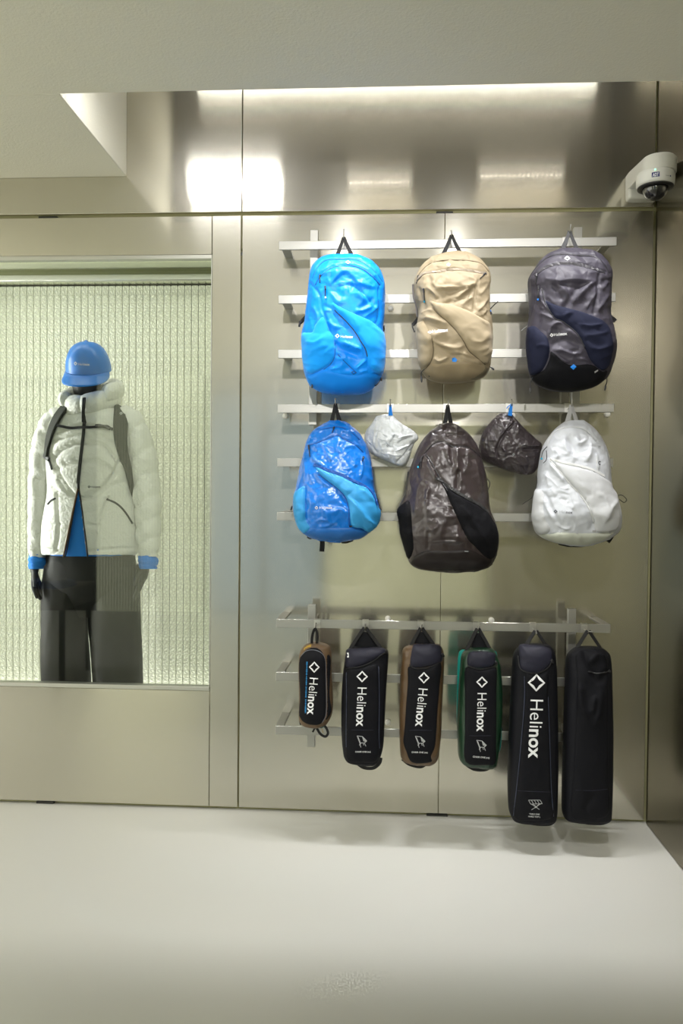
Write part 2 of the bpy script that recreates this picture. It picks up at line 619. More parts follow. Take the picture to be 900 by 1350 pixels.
# added spotlights, unseen behind the viewer, to light the racks from the front
M_SPOT = principled('black_spot_housing', (0.03, 0.03, 0.03), rough=0.4)
for (sx, sy, tgt, lab) in ((-0.31, -2.40, (0.0, 0.0, 1.2), 'added black fill spotlight, out of view, aimed at the blue packs'), (0.40, -2.25, (0.35, 0.0, 1.15), 'added black fill spotlight, out of view, aimed at the charcoal and white packs')):
    P = Vector((sx, sy, 2.29))
    D = (Vector(tgt) - P).normalized()
    o = empty('added_fill_spot', (sx, sy, ZCEIL), lab, 'lamp', 'added fill spotlights behind the viewer')
    box('stem', sx - 0.008, sx + 0.008, sy - 0.008, sy + 0.008, 2.30, ZCEIL - 0.0305, M_SPOT, o)
    box('fill_spot_base', sx - 0.07, sx + 0.07, sy - 0.017, sy + 0.017, ZCEIL - 0.03, ZCEIL - 0.0005, M_SPOT, o, bevel=0.002)
    V, F = lathe([(0.02, -0.09), (0.036, -0.085), (0.038, 0.0), (0.042, 0.045), (0.040, 0.046), (0.034, 0.012)], 28, 'Z')
    R = D.to_track_quat('Z', 'Y').to_matrix()
    fix_normals(link_mesh('head', [R @ Vector(v) + P for v in V], F, M_SPOT, o))
    l = bpy.data.lights.new('added_fill_spot_light', 'SPOT')
    l.energy = FILL_SPOT_POWER
    l.color = (1.0, 0.975, 0.94)
    l.spot_size = math.radians(64)
    l.spot_blend = 0.55
    l.shadow_soft_size = 0.03
    lo = bpy.data.objects.new('added_fill_spot_light', l)
    COL.objects.link(lo)
    lo.location = P + D * 0.05
    lo.rotation_euler = (-D).to_track_quat('Z', 'Y').to_euler()

# ================================================================== display racks
RS = 0.173            # rail face in front of the wall
XL, XR = -0.3925, 0.7723
RH = 0.030
M_BOLT = principled('white_bolt_cap', (0.8, 0.79, 0.74), rough=0.4)


def make_rack(name, label, tops, xp, zp0, zp1, bolts):
    rk = empty(name, ((XL + XR) / 2, 0, zp0), label, 'rack', 'steel racks on the wall')
    for (ztl, ztr) in tops:
        bm = bmesh.new()
        add_box(bm, XL, XR, -RS, -RS + 0.008, -RH, 0.0, 0.0012)
        for v in bm.verts:                       # the rail hangs a hair out of level, as the photo shows
            t = (v.co.x - XL) / (XR - XL)
            v.co.z += ztl + (ztr - ztl) * t
        rail = link_bm('rail', bm, M_RAIL, rk)
        for (xa, zt) in ((XL, ztl), (XR - 0.03, ztr)):
            box('end_arm', xa, xa + 0.03, -RS + 0.008, -0.001, zt - 0.008, zt, M_RAIL, rail, bevel=0.0012)
    for xq in xp:
        box('post', xq - 0.0145, xq + 0.0145, -0.1, -0.078, zp0, zp1, M_RAIL, rk, bevel=0.0012)
        for zq in (zp0 + 0.07, zp1 - 0.07):
            box('wall_mount', xq - 0.012, xq + 0.012, -0.08, -0.0005, zq - 0.012, zq + 0.012, M_RAIL, rk)
    for (u, v) in bolts:
        p = at(u, v, -0.012)
        V, F = lathe([(0.0105, 0.0), (0.0105, 0.010), (0.009, 0.013), (0.004, 0.014)], 20, 'Y')
        V = [(x + p.x, -y, z + p.z) for x, y, z in V]
        fix_normals(link_mesh('bolt', V, F, M_BOLT, rk))
    return rk


def ztop(uL, vL, uR, vR):
    return at(uL, vL, -RS).z, at(uR, vR, -RS).z


UP_T = [ztop(368, 318, 813.5, 312.3), ztop(366, 389, 811.5, 386), ztop(365.5, 461, 810.5, 459.5),
        ztop(365, 533, 809.5, 532), ztop(365, 604, 809, 604.5), ztop(365, 675, 808, 677)]
LO_T = [ztop(364, 816, 803, 823.3), ztop(364, 886, 802, 895), ztop(363, 957, 801, 968)]
make_rack('display_rack', 'brushed steel wall rack of six flat rails holding backpacks', UP_T,
          (at(414, 305, -.1).x, at(762, 300, -.1).x), at(414, 560, -.1).z, at(414, 303, -.1).z,
          ((515, 406), (376, 548), (676, 548), (801, 546)))
make_rack('display_rack', 'lower brushed steel wall rack of three flat rails holding long black bags', LO_T,
          (at(411, 800, -.1).x, at(754, 806, -.1).x), at(411, 985, -.1).z, at(411, 797, -.1).z,
          ((511, 816), (511, 953), (648, 818)))

M_HOOK = principled('dark_steel_hook', (0.32, 0.31, 0.29), rough=0.35, metal=0.9)
M_PLATE = steel('hook_plate', (0.70, 0.69, 0.66), rough=0.3, haze=0.5, haze_fac=0.5, aniso=0.0)


def rail_z(tops, x):
    t = (x - XL) / (XR - XL)
    return tops[0] + (tops[1] - tops[0]) * t


def make_hook(px, tops, label, reach=0.055):
    """a folded plate over the rail with a wire prong; returns the point a strap hangs from"""
    H = at(px[0][0], px[0][1], -RS - reach)
    T = at(px[1][0], px[1][1], -RS - reach - 0.012)
    x = H.x
    z = rail_z(tops, x)
    h = empty('rail_hook', (x, -RS, z - RH), label, 'hook', 'hooks on the racks')
    bm = bmesh.new()
    add_box(bm, x - 0.011, x + 0.011, -RS - 0.0022, -RS - 0.0004, z - RH, z + 0.0018)
    add_box(bm, x - 0.011, x + 0.011, -RS - 0.0022, -RS + 0.011, z + 0.0004, z + 0.0020)
    add_box(bm, x - 0.011, x + 0.011, -RS + 0.0092, -RS + 0.011, z - RH * .6, z + 0.0018)
    link_bm('plate', bm, M_PLATE, h)
    z0 = z - RH * 0.6
    low = Vector((x, -RS - reach * 0.95, H.z - 0.0042))
    p = [(x, -RS - 0.0015, z0), (x, -RS - reach * .4, z0 + (low.z - z0) * 0.35), low, (x, -RS - reach - 0.009, H.z + 0.002), T]
    tube('prong', p, 0.0019, M_HOOK, h, n=8, sm=6)
    V, F = lathe([(0.0012, -0.0028), (0.0028, -0.0012), (0.003, 0.0006), (0.0018, 0.0026), (0.0004, 0.0031)], 10, 'Z', T)
    fix_normals(link_mesh('tip', V, F, M_HOOK, h))
    return H

# ================================================================== soft goods toolkit
def perlin(x, y, seed=0):
    """2-D gradient noise on numpy arrays, about -0.7..0.7"""
    rs = np.random.RandomState(seed)
    perm = rs.permutation(256)
    ang = rs.rand(256) * 2 * np.pi
    xi, yi = np.floor(x).astype(int), np.floor(y).astype(int)
    xf, yf = x - xi, y - yi
    sx, sy = xf ** 3 * (xf * (xf * 6 - 15) + 10), yf ** 3 * (yf * (yf * 6 - 15) + 10)

    def gr(ix, iy, dx, dy):
        h = ang[perm[(perm[ix & 255] + iy) & 255]]
        return np.cos(h) * dx + np.sin(h) * dy
    a, b = gr(xi, yi, xf, yf), gr(xi + 1, yi, xf - 1, yf)
    c, d = gr(xi, yi + 1, xf, yf - 1), gr(xi + 1, yi + 1, xf - 1, yf - 1)
    return (a + sx * (b - a)) * (1 - sy) + (c + sx * (d - c)) * sy


def poly_dist(U, V, pts):
    """distance and signed side of points to a polyline (pixel units)"""
    best = np.full(U.shape, 1e9)
    side = np.zeros(U.shape)
    for (x0, y0), (x1, y1) in zip(pts[:-1], pts[1:]):
        dx, dy = x1 - x0, y1 - y0
        L2 = dx * dx + dy * dy + 1e-9
        t = np.clip(((U - x0) * dx + (V - y0) * dy) / L2, 0, 1)
        d = np.hypot(U - (x0 + t * dx), V - (y0 + t * dy))
        m = d < best
        best = np.where(m, d, best)
        side = np.where(m, dx * (V - y0) - dy * (U - x0), side)
    return best, side


def inside_poly(U, V, pts):
    r = np.zeros(U.shape, bool)
    n = len(pts)
    for i in range(n):
        x0, y0 = pts[i]
        x1, y1 = pts[(i + 1) % n]
        c = ((y0 > V) != (y1 > V)) & (U < (x1 - x0) * (V - y0) / (y1 - y0 + 1e-12) + x0)
        r ^= c
    return r


def relief(U, V, feats):
    """sum of folds: ('g'|'r'|'k'|'s'|'b', points, width px, height m)"""
    h = np.zeros(U.shape)
    for f in feats:
        kind, pts, w, d = f
        if kind == 'b':
            (cx, cy), rx, ry = pts[0], pts[1][0], pts[1][1]
            h += d * np.exp(-(((U - cx) / rx) ** 2 + ((V - cy) / ry) ** 2))
            continue
        r, s = poly_dist(U, V, pts)
        # folds die out towards their two ends
        L = max(1.0, sum(math.hypot(b[0] - a[0], b[1] - a[1]) for a, b in zip(pts[:-1], pts[1:])))
        e0 = np.hypot(U - pts[0][0], V - pts[0][1])
        e1 = np.hypot(U - pts[-1][0], V - pts[-1][1])
        fade = np.clip(np.minimum(e0, e1) / (0.22 * L), 0, 1) if kind in 'rks' else 1.0
        if kind == 'g':
            h -= d * np.exp(-(r / w) ** 2)
        elif kind == 'r':
            h += d * np.exp(-(r / w) ** 2) * fade
        elif kind == 'k':                       # sharp crest
            h += d * np.exp(-np.abs(r) / w) * fade
        elif kind == 's':                       # one side stands proud and dies away
            h += d * np.where(s > 0, np.exp(-r / w), np.exp(-(r / 1.2) ** 2)) * fade
    return h


def wrinkles(U, V, amp, scale, seed, ang=0.0, stretch=2.2):
    """drawn folds: a soft drape plus many short straight creases around one direction"""
    c, s = math.cos(ang), math.sin(ang)
    x, y = (U * c + V * s) / scale / stretch / 1.5, (-U * s + V * c) / scale / 1.5
    h = amp * 0.55 * perlin(x + 0.4 * perlin(x, y + 7, seed + 3), y, seed)
    rs = random.Random(seed)
    u0, u1, v0, v1 = U.min(), U.max(), V.min(), V.max()
    n = int(min(90, 1.1 * (u1 - u0) * (v1 - v0) / (scale * scale * 1.8)))
    for _ in range(n):
        cx, cy = rs.uniform(u0, u1), rs.uniform(v0, v1)
        a = ang + rs.gauss(0, 0.55)
        L = scale * rs.uniform(0.8, 2.2)
        bend = rs.uniform(-0.25, 0.25) * L
        p = [(cx - L * math.cos(a), cy - L * math.sin(a)), (cx - bend * math.sin(a), cy + bend * math.cos(a)), (cx + L * math.cos(a), cy + L * math.sin(a))]
        box_ = (np.abs(U - cx) < L + 3 * scale) & (np.abs(V - cy) < L + 3 * scale)
        if not box_.any():
            continue
        d = amp * rs.choice((1, 1, -0.8)) * rs.uniform(0.4, 1.1)
        h[box_] += relief(U[box_], V[box_], [('k', p, max(1.25, scale * rs.uniform(0.18, 0.38)), d)])
    return h


def cv(off, sc=5.87):
    return lambda pts: [(off[0] + p[0] / sc, off[1] + p[1] / sc) for p in pts]


def cv_rows(off, rows, sc=5.87):
    return [(off[1] + y / sc, off[0] + a / sc, off[0] + b / sc) for y, a, b in rows]


def curve2(pts, per=6, closed=False):
    P = [Vector((p[0], p[1], 0)) for p in pts]
    if closed:
        Q = smooth_path([P[-1]] + P + [P[0], P[1]], per)
        Q = Q[per:-per - 1]
        return [(q.x, q.y) for q in Q]
    return [(q.x, q.y) for q in smooth_path(P, per)]


class Bag:
    def __init__(self, name, label, cat, rows, Yp, front, back, p=2.6, per=9, M=120, feats=(), wr=(), mat=None,
                 body_name='body', group=None, edge_soft=0.7, root=None):
        """rows: outline (v, uL, uR) in photo pixels on the plane y=Yp; front/back: depth along the height"""
        S = smooth_path([Vector(r) for r in rows], per)
        v0, v1 = S[0].x, S[-1].x
        n = len(S)
        V, U2, V2, W = [], [], [], []
        th = np.linspace(-math.pi / 2, math.pi / 2, M)
        MB = 22
        thb = np.linspace(math.pi / 2, 1.5 * math.pi, MB + 2)[1:-1]
        ring = M + MB
        ff = np.array(front, float)
        bb = np.array(back, float)
        for s in S:
            a, b = at(s.y, s.x, Yp), at(s.z, s.x, Yp)
            t = (s.x - v0) / (v1 - v0)
            T = float(np.interp(t, ff[:, 0], ff[:, 1]))
            TB = float(np.interp(t, bb[:, 0], bb[:, 1]))
            mid, half = (a.x + b.x) / 2, max(0.002, (b.x - a.x) / 2)
            e = 2.0 / p
            for k in range(M):
                sn, cs = math.sin(th[k]), max(0.0, math.cos(th[k]))
                V.append((mid + half * math.copysign(abs(sn) ** e, sn), Yp - T * cs ** e, (a.z + b.z) / 2 + (b.z - a.z) * 0.5 * sn))
                W.append(min(1.0, (cs ** edge_soft)))
            for k in range(MB):
                sn, cs = math.sin(thb[k]), math.cos(thb[k])
                V.append((mid + half * math.copysign(abs(sn) ** e, sn), Yp + TB * abs(cs) ** e, (a.z + b.z) / 2 + (b.z - a.z) * 0.5 * sn))
                W.append(0.0)
        V = np.array(V)
        W = np.array(W)
        F = []
        for i in range(n - 1):
            for k in range(ring):
                k2 = (k + 1) % ring
                F.append((i * ring + k, i * ring + k2, (i + 1) * ring + k2, (i + 1) * ring + k))
        F.append(tuple(range(ring))[::-1])
        F.append(tuple((n - 1) * ring + k for k in range(ring)))
        # relief along the surface normal
        G = V.reshape(n, ring, 3)
        du = np.roll(G, -1, 1) - np.roll(G, 1, 1)
        dv = np.empty_like(G)
        dv[1:-1] = G[2:] - G[:-2]
        dv[0] = G[1] - G[0]
        dv[-1] = G[-1] - G[-2]
        nr = np.cross(dv, du)
        nr /= np.linalg.norm(nr, axis=2, keepdims=True) + 1e-12
        if (nr[n // 2, M // 2, 1]) > 0:
            nr = -nr
        nr = nr.reshape(-1, 3)
        D = V - np.array(CAM)
        w = D @ np.array(FWD)
        U_ = 450 + FPX * (D @ np.array(RIGHT)) / w
        V_ = 675 - FPX * (D @ np.array(UP)) / w
        h = relief(U_, V_, feats)
        for (amp, scl, seed, ang, st) in wr:
            h = h + wrinkles(U_, V_, amp, scl, seed, ang, st)
        # the relief fades at the two closed ends
        end = np.minimum(np.arange(n), n - 1 - np.arange(n)).repeat(ring) / 3.0
        V = V + nr * (h * W * np.clip(end, 0, 1))[:, None]
        self.Yp = Yp
        bot = V[-ring:].mean(0)
        self.root = root or empty(name, (float(bot[0]), Yp, float(bot[2])), label, cat, group)
        self.body = link_mesh(body_name, V, F, mat, self.root)
        fix_normals(self.body)
        self.trees = [BVHTree.FromPolygons([tuple(x) for x in V], F)]

    # -------------------------------------------------------------- reading the surface
    def hit(self, u, v, first=True):
        d = ray(u, v)
        best = None
        for tr in (self.trees if first else self.trees[:1]):
            loc, nrm, _, dist = tr.ray_cast(CAM, d)
            if loc is not None and (best is None or dist < best[2]):
                best = (loc, nrm, dist)
        if best is None:
            loc, nrm, _, _ = self.trees[0].find_nearest(at(u, v, self.Yp))
            best = (loc, nrm, 0)
        n = best[1]
        if n.dot(d) > 0:
            n = -n
        return best[0], n

    def panel(self, name, poly, mat, base=0.002, puff=0.006, pw=5.0, grid=1.9, feats=(), wr=(), closed_per=4, label=None, tree=True, parent=None, smooth_poly=True):
        P = curve2(poly, closed_per, True) if smooth_poly else list(poly)
        # even spacing on the border
        B = []
        n = len(P)
        for i in range(n):
            a, b = P[i], P[(i + 1) % n]
            L = math.hypot(b[0] - a[0], b[1] - a[1])
            k = max(1, int(L / (grid * 0.8)))
            for j in range(k):
                B.append((a[0] + (b[0] - a[0]) * j / k, a[1] + (b[1] - a[1]) * j / k))
        us, vs = [p[0] for p in B], [p[1] for p in B]
        gu = np.arange(min(us), max(us), grid)
        gv = np.arange(min(vs), max(vs), grid * 0.9)
        GU, GV = np.meshgrid(gu, gv)
        GU = GU + (np.arange(len(gv)) % 2 * grid * 0.5)[:, None]
        GU, GV = GU.ravel(), GV.ravel()
        ins = inside_poly(GU, GV, B)
        rr, _ = poly_dist(GU, GV, B + [B[0]])
        keep = ins & (rr > grid * 0.55)
        pts = [Vector(b) for b in B] + [Vector((a, b)) for a, b in zip(GU[keep], GV[keep])]
        nb = len(B)
        res = delaunay_2d_cdt(pts, [], [list(range(nb))], 1, 1e-5)
        co, faces = res[0], res[2]
        U = np.array([c.x for c in co])
        V = np.array([c.y for c in co])
        r, _ = poly_dist(U, V, B + [B[0]])
        off = -0.0012 + (base + 0.0012) * np.clip(r / 1.3, 0, 1) + puff * (1 - np.exp(-r / pw))
        soft = np.clip(r / 2.5, 0, 1)
        h = relief(U, V, feats)
        for (amp, scl, seed, ang, st) in wr:
            h = h + wrinkles(U, V, amp, scl, seed, ang, st)
        h = np.where(h < 0, 0.3 * h, h)
        off = np.maximum(off + h * soft, np.where(r > 1.0, 0.0009, -0.0012))
        B0, N0 = [], []
        for i in range(len(U)):
            loc, nrm = self.hit(U[i], V[i], first=False)
            B0.append(loc)
            N0.append(nrm)
        B0, N0 = np.array(B0), np.array(N0)
        # the sewn-on cloth bridges the small creases of the body beneath
        E_ = np.array([(f[k], f[(k + 1) % len(f)]) for f in faces for k in range(len(f))])
        inner = (r > 1.2)[:, None]
        for _ in range(6):
            for A_ in (B0, N0):
                acc = np.zeros_like(A_)
                cnt = np.zeros((len(A_), 1))
                np.add.at(acc, E_[:, 0], A_[E_[:, 1]])
                np.add.at(acc, E_[:, 1], A_[E_[:, 0]])
                np.add.at(cnt, E_[:, 0], 1)
                np.add.at(cnt, E_[:, 1], 1)
                A_[:] = np.where(inner, 0.5 * A_ + 0.5 * acc / np.maximum(cnt, 1), A_)
        N0 /= np.linalg.norm(N0, axis=1, keepdims=True) + 1e-9
        lift_ = 0.0022 * np.clip(r / 3.0, 0, 1)
        X = [Vector(B0[i]) + Vector(N0[i]) * float(off[i] + lift_[i]) for i in range(len(U))]
        o = link_mesh(name, X, [f[::-1] for f in faces], mat, parent or self.root)
        if label:
            o['label'] = label
        # outward side towards the viewer
        me = o.data
        s = sum(p.normal.y for p in me.polygons)
        if s > 0:
            me.flip_normals()
        if tree:
            self.trees.append(BVHTree.FromPolygons([tuple(x) for x in X], [tuple(f) for f in faces]))
        return o

    def line(self, name, pts, r, mat, lift=0.0, flat=None, per=6, parent=None, label=None, first=True, calm=2):
        """a cord, zip or seam lying on the surface"""
        Q, N_ = [], []
        for (u, v) in curve2(pts, per):
            loc, nrm = self.hit(u, v, first)
            Q.append(loc + nrm * lift)
            N_.append(nrm)
        # calm the jumps between layers
        for _ in range(calm):
            Q = [Q[0]] + [(Q[i - 1] + Q[i] * 2 + Q[i + 1]) / 4 for i in range(1, len(Q) - 1)] + [Q[-1]]
        V, F = tube_geo(Q, r, 8, flat, N_)
        o = link_mesh(name, V, F, mat, parent or self.root, smooth=not flat)
        fix_normals(o)
        if label:
            o['label'] = label
        return o

    def free_line(self, name, pts, dy, r, mat, flat=None, per=6, parent=None, up=(0, -1, 0)):
        """a cord hanging clear of the bag; pts (u, v), dy: depth y for all points or one each"""
        Q = [at(p[0], p[1], dy[i] if isinstance(dy, (list, tuple)) else dy) for i, p in enumerate(pts)]
        Q = smooth_path(Q, per)
        V, F = tube_geo(Q, r, 8, flat, up if flat else None)
        return fix_normals(link_mesh(name, V, F, mat, parent or self.root, smooth=not flat))

    def decal(self, name, tris, mat, parent=None, lift=0.0009):
        """tris: (2-D points in photo pixels, faces) laid on the surface"""
        P, F = tris
        X = []
        for (u, v) in P:
            loc, nrm = self.hit(u, v)
            X.append(loc - ray(u, v) * (lift * 1.4) + nrm * 0.0003)
        o = link_mesh(name, X, F, mat, parent or self.root, smooth=False)
        if sum(p.normal.y for p in o.data.polygons) > 0:
            o.data.flip_normals()
        return o

    def handle(self, uL, uR, v, H, mat, w=0.0085, top_dv=-3, wt=0.0045, name='carry_loop'):
        """webbing loop from the top of the bag up to the hook point H"""
        y = self.Yp - 0.01
        a, b = at(uL, v + 4, y), at(uR, v + 4, y)
        parts = []
        for q, sg in ((a, -1), (b, 1)):
            pth = [q, q.lerp(H, 0.35) + Vector((0, -0.004, 0)), q.lerp(H, 0.75) + Vector((0, -0.002, 0)), H + Vector((sg * 0.0015, 0, 0.0025))]
            Q = smooth_path(pth, 6)
            m = len(Q)
            ws = [w + (wt - w) * (i / (m - 1)) for i in range(m)]
            parts.append(tube_geo(Q, 0.001, 8, (ws, 0.0011), (0.35 * sg, -1, 0)))
        V, F = join_geo(parts)
        return fix_normals(link_mesh(name, V, F, mat, self.root, smooth=False))


# ------------------------------------------------------------------ lettering
def text_tris(body, bold=0.0, shear=0.0, spacing=1.0):
    cu = bpy.data.curves.new('lettering', 'FONT')
    cu.body = body
    cu.size = 1.0
    cu.offset = bold
    cu.shear = shear
    cu.resolution_u = 3
    cu.space_character = spacing
    ob = bpy.data.objects.new('lettering', cu)
    COL.objects.link(ob)
    dg = bpy.context.evaluated_depsgraph_get()
    me = bpy.data.meshes.new_from_object(ob.evaluated_get(dg))
    bm = bmesh.new()
    bm.from_mesh(me)
    bmesh.ops.triangulate(bm, faces=bm.faces)
    bmesh.ops.remove_doubles(bm, verts=bm.verts, dist=1e-4)
    P = [(v.co.x, v.co.y) for v in bm.verts]
    bm.verts.index_update()
    F = [tuple(v.index for v in f.verts) for f in bm.faces]
    bm.free()
    bpy.data.objects.remove(ob)
    bpy.data.meshes.remove(me)
    bpy.data.curves.remove(cu)
    return P, F


_TXT = {}


def wordmark():
    """the two-weight word used on the goods: light then bold; baseline at 0, cap height about 0.7"""
    if 'w' not in _TXT:
        a, fa = text_tris('Heli', -0.005)
        b, fb = text_tris('nox', 0.022)
        x1 = max(p[0] for p in a) + 0.09
        bx = min(p[0] for p in b)
        P = a + [(p[0] - bx + x1, p[1]) for p in b]
        F = fa + [tuple(i + len(a) for i in f) for f in fb]
        x0 = min(p[0] for p in P)
        P = [(p[0] - x0, p[1]) for p in P]
        _TXT['w'] = (P, F, max(p[0] for p in P))
    return _TXT['w']


def diamond(cx, cy, w, h, rot=0.0, t=0.42, concave=0.78):
    """square mark standing on a corner, with a smaller star-shaped opening"""
    P, F = [], []
    for k in range(8):
        a = math.pi / 4 * k
        rad = 1.0 if k % 2 == 0 else math.cos(math.pi / 4)
        ri = (1 - t) if k % 2 == 0 else (1 - t) * math.cos(math.pi / 4) * concave
        for q in (rad, ri):
            x, y = q * math.cos(a) * w / 2, q * math.sin(a) * h / 2
            P.append((cx + x * math.cos(rot) - y * math.sin(rot), cy + x * math.sin(rot) + y * math.cos(rot)))
    for k in range(8):
        i, j = 2 * k, 2 * ((k + 1) % 8)
        F += [(i, j, j + 1), (i, j + 1, i + 1)]
    return P, F


def place_word(tr, ox, oy, length, rot=0.0, width=None, hscale=1.0):
    """lettering to photo pixels: starts at (ox, oy) on its mid height, runs 'length' px at angle rot (image sense)"""
    P, F = tr[0], tr[1]
    wd = width or max(p[0] for p in P) - min(p[0] for p in P)
    s = length / wd
    c, sn = math.cos(rot), math.sin(rot)
    out = []
    for x, y in P:
        a, b = x * s, -(y - 0.36) * s * hscale
        out.append((ox + a * c - b * sn, oy + a * sn + b * c))
    return out, F


def merge_tris(*ts):
    P, F = [], []
    for p, f in ts:
        F += [tuple(i + len(P) for i in q) for q in f]
        P += list(p)
    return P, F

# ================================================================== backpacks
M_WEB = principled('black_webbing', (0.012, 0.012, 0.013), rough=0.7, spec=0.3, bump=0.0003, bump_scale=900)
M_ZIP = principled('black_zip_tape', (0.02, 0.02, 0.024), rough=0.55)
M_CORD = principled('black_cord', (0.01, 0.01, 0.012), rough=0.6)
M_PRINT_W = principled('white_print', (0.82, 0.83, 0.85), rough=0.6)
M_PRINT_K = principled('dark_print', (0.02, 0.02, 0.025), rough=0.6)
M_PRINT_G = principled('grey_print', (0.25, 0.27, 0.28), rough=0.6)
M_BLUETAG = principled('blue_tag', (0.0, 0.20, 0.72), rough=0.5)
M_PULL = principled('zip_pull', (0.03, 0.03, 0.035), rough=0.4)
M_TEAL = principled('teal_cord_end', (0.02, 0.35, 0.55), rough=0.5)
M_GREYTAG = principled('grey_tag', (0.30, 0.30, 0.30), rough=0.5)


def feats(c, items):
    """(kind, points in crop units, width px, height mm) -> relief list"""
    out = []
    for k, pts, w, d in items:
        if k == 'b':
            out.append((k, [c([pts[0]])[0], (pts[1][0] / 5.87, pts[1][1] / 5.87)], w, d * 0.001))
        else:
            P = c(pts)
            out.append((k, curve2(P, 5) if len(P) > 2 else P, w * (0.62 if k == 'k' else 0.8 if k == 'g' else 1.0), d * (0.0013 if k in 'ks' else 0.001)))
    return out


def pull(bag, c, p0, p1, mat=None, cordend=None):
    """zip slider with a cord puller"""
    a, b = c([p0, p1])
    o = bag.line('zip_pull', [a, ((a[0] * .65 + b[0] * .35), (a[1] * .65 + b[1] * .35))], 0.003, M_PULL, 0.003)
    bag.line('cord', [((a[0] * .65 + b[0] * .35), (a[1] * .65 + b[1] * .35)), b], 0.0016, mat or M_CORD, 0.003, parent=o)
    if cordend:
        bag.line('cord_end', [b, (b[0] + 0.4, b[1] + 2.0)], 0.0028, cordend, 0.0035, parent=o)
    return o


def toggle(bag, c, loop, y, end=None):
    o = bag.free_line('toggle_cord', c(loop), y, 0.0014, M_CORD)
    if end:
        e = c(end)
        q = [at(p[0], p[1], y[-1] if isinstance(y, (list, tuple)) else y) for p in e]
        V, F = tube_geo(smooth_path(q, 4), [0.0022, 0.003, 0.0034, 0.003, 0.002], 8)
        link_mesh('toggle', V, F, M_PULL, o)
    return o


def logo(bag, c, dpos, dsize, t0, tlen, rot, mat, mat2=None, squash=1.0):
    d = c([dpos])[0]
    bag.decal('logo_mark', diamond(d[0], d[1], dsize / 5.87, dsize * squash / 5.87, rot), mat2 or mat)
    if t0:
        p = c([t0])[0]
        w = wordmark()
        bag.decal('logo_print', place_word(w, p[0], p[1], tlen / 5.87, rot, w[2]), mat)


PACK_FRONT = [(0, 0.045), (0.05, 0.075), (0.14, 0.10), (0.35, 0.125), (0.7, 0.14), (0.88, 0.125), (0.95, 0.10), (1, 0.06)]
PACK_BACK = [(0, 0.02), (0.1, 0.035), (0.9, 0.05), (1, 0.03)]
YP = -0.232
HOOKPX = {453: ((453, 313.6), (453, 302.5)), 594: ((595, 310.7), (594.6, 304)), 752: ((750.6, 305.5), (752, 296.8)), 441.5: ((442, 533), (442, 526)), 589.5: ((590, 535), (591.5, 528.5)), 751: ((753, 535), (754, 525.5))}      # where the loop hangs and where the prong ends

# ---------------------------------------------------------------- blue technical pack
c = cv((390, 300))
m_a = crinkle('royal_blue_nylon', (0.0, 0.265, 0.96), rough=0.42, coat=0.03, spec=0.3, h1=0.011, s1=17, h2=0.0, vary=0.05)
m_a2 = principled('bright_blue_stretch_mesh', (0.0, 0.32, 0.98), rough=0.75, spec=0.25, sheen=0.15, bump=0.0003, bump_scale=420)
m_a3 = principled('deep_blue_base_cloth', (0.0, 0.235, 0.86), rough=0.6, spec=0.3)
m_a4 = principled('blue_seam', (0.001, 0.09, 0.36), rough=0.6)
rows = cv_rows((390, 300), [(234, 235, 488), (240, 205, 515), (255, 178, 553), (285, 148, 600), (325, 124, 638), (370, 112, 664), (430, 104, 684), (500, 97, 690), (600, 86, 688), (700, 76, 682), (775, 66, 674), (830, 50, 678), (890, 46, 692), (960, 50, 694), (1050, 57, 690), (1120, 66, 676), (1175, 84, 652), (1225, 110, 612), (1262, 165, 575), (1282, 225, 530), (1290, 300, 490)])
fa = feats(c, [('g', [(125, 395), (160, 320), (215, 262), (300, 246), (450, 246), (540, 285), (620, 350), (668, 420)], 1.6, 3),
               ('g', [(150, 445), (185, 385), (260, 322), (340, 298), (430, 296), (520, 326), (600, 390), (650, 445)], 2.2, 6),
               ('b', [(330, 340), (230, 60)], 0, 6),
               ('s', [(250, 470), (300, 425), (375, 352), (450, 412), (500, 470)], 9, -9),
               ('k', [(300, 425), (375, 352), (455, 420)], 2.5, 7),
               ('s', [(640, 470), (540, 450), (430, 425), (330, 435), (236, 455)], 12, 7),
               ('k', [(425, 428), (480, 500), (560, 575), (640, 650)], 3, 8),
               ('g', [(450, 450), (540, 540), (600, 600)], 4, 7),
               ('k', [(262, 490), (335, 585), (380, 500), (420, 440)], 3, 8),
               ('g', [(300, 480), (350, 520)], 5, 6),
               ('k', [(440, 650), (520, 640), (605, 605)], 3, 8),
               ('g', [(500, 620), (590, 560)], 4, 6),
               ('k', [(520, 700), (600, 640), (640, 590)], 3, 6),
               ('g', [(112, 430), (180, 520), (198, 620), (232, 700), (262, 800)], 2.0, 6),
               ('k', [(130, 600), (170, 690), (150, 760)], 4, 8),
               ('g', [(642, 470), (648, 600), (640, 690), (615, 750)], 2.0, 6),
               ('k', [(212, 655), (260, 640), (310, 668)], 3, 5), ('k', [(230, 712), (300, 770), (345, 770)], 3, 6),
               ('g', [(225, 605), (290, 650), (380, 770)], 3, 4),
               ('k', [(305, 870), (400, 905), (520, 950)], 4, 9), ('g', [(310, 905), (400, 960), (480, 990)], 5, 8),
               ('g', [(330, 985), (400, 1060), (470, 1125)], 1.6, 5), ('k', [(450, 1100), (500, 1060), (552, 1010)], 3, 7),
               ('k', [(250, 1100), (330, 1080), (370, 1040)], 4, 7), ('k', [(480, 1120), (560, 1100)], 3, 5)])
A = Bag('hiking_backpack', 'royal blue nylon hiking backpack with bright blue stretch pockets and small white logo', 'backpack',
        rows, YP, PACK_FRONT, PACK_BACK, 2.9, feats=fa, wr=[(0.0035, 9, 11, 0.5, 2.6), (0.0018, 4.5, 12, -0.6, 2.2)], mat=m_a, group='hiking backpacks on the upper rail')
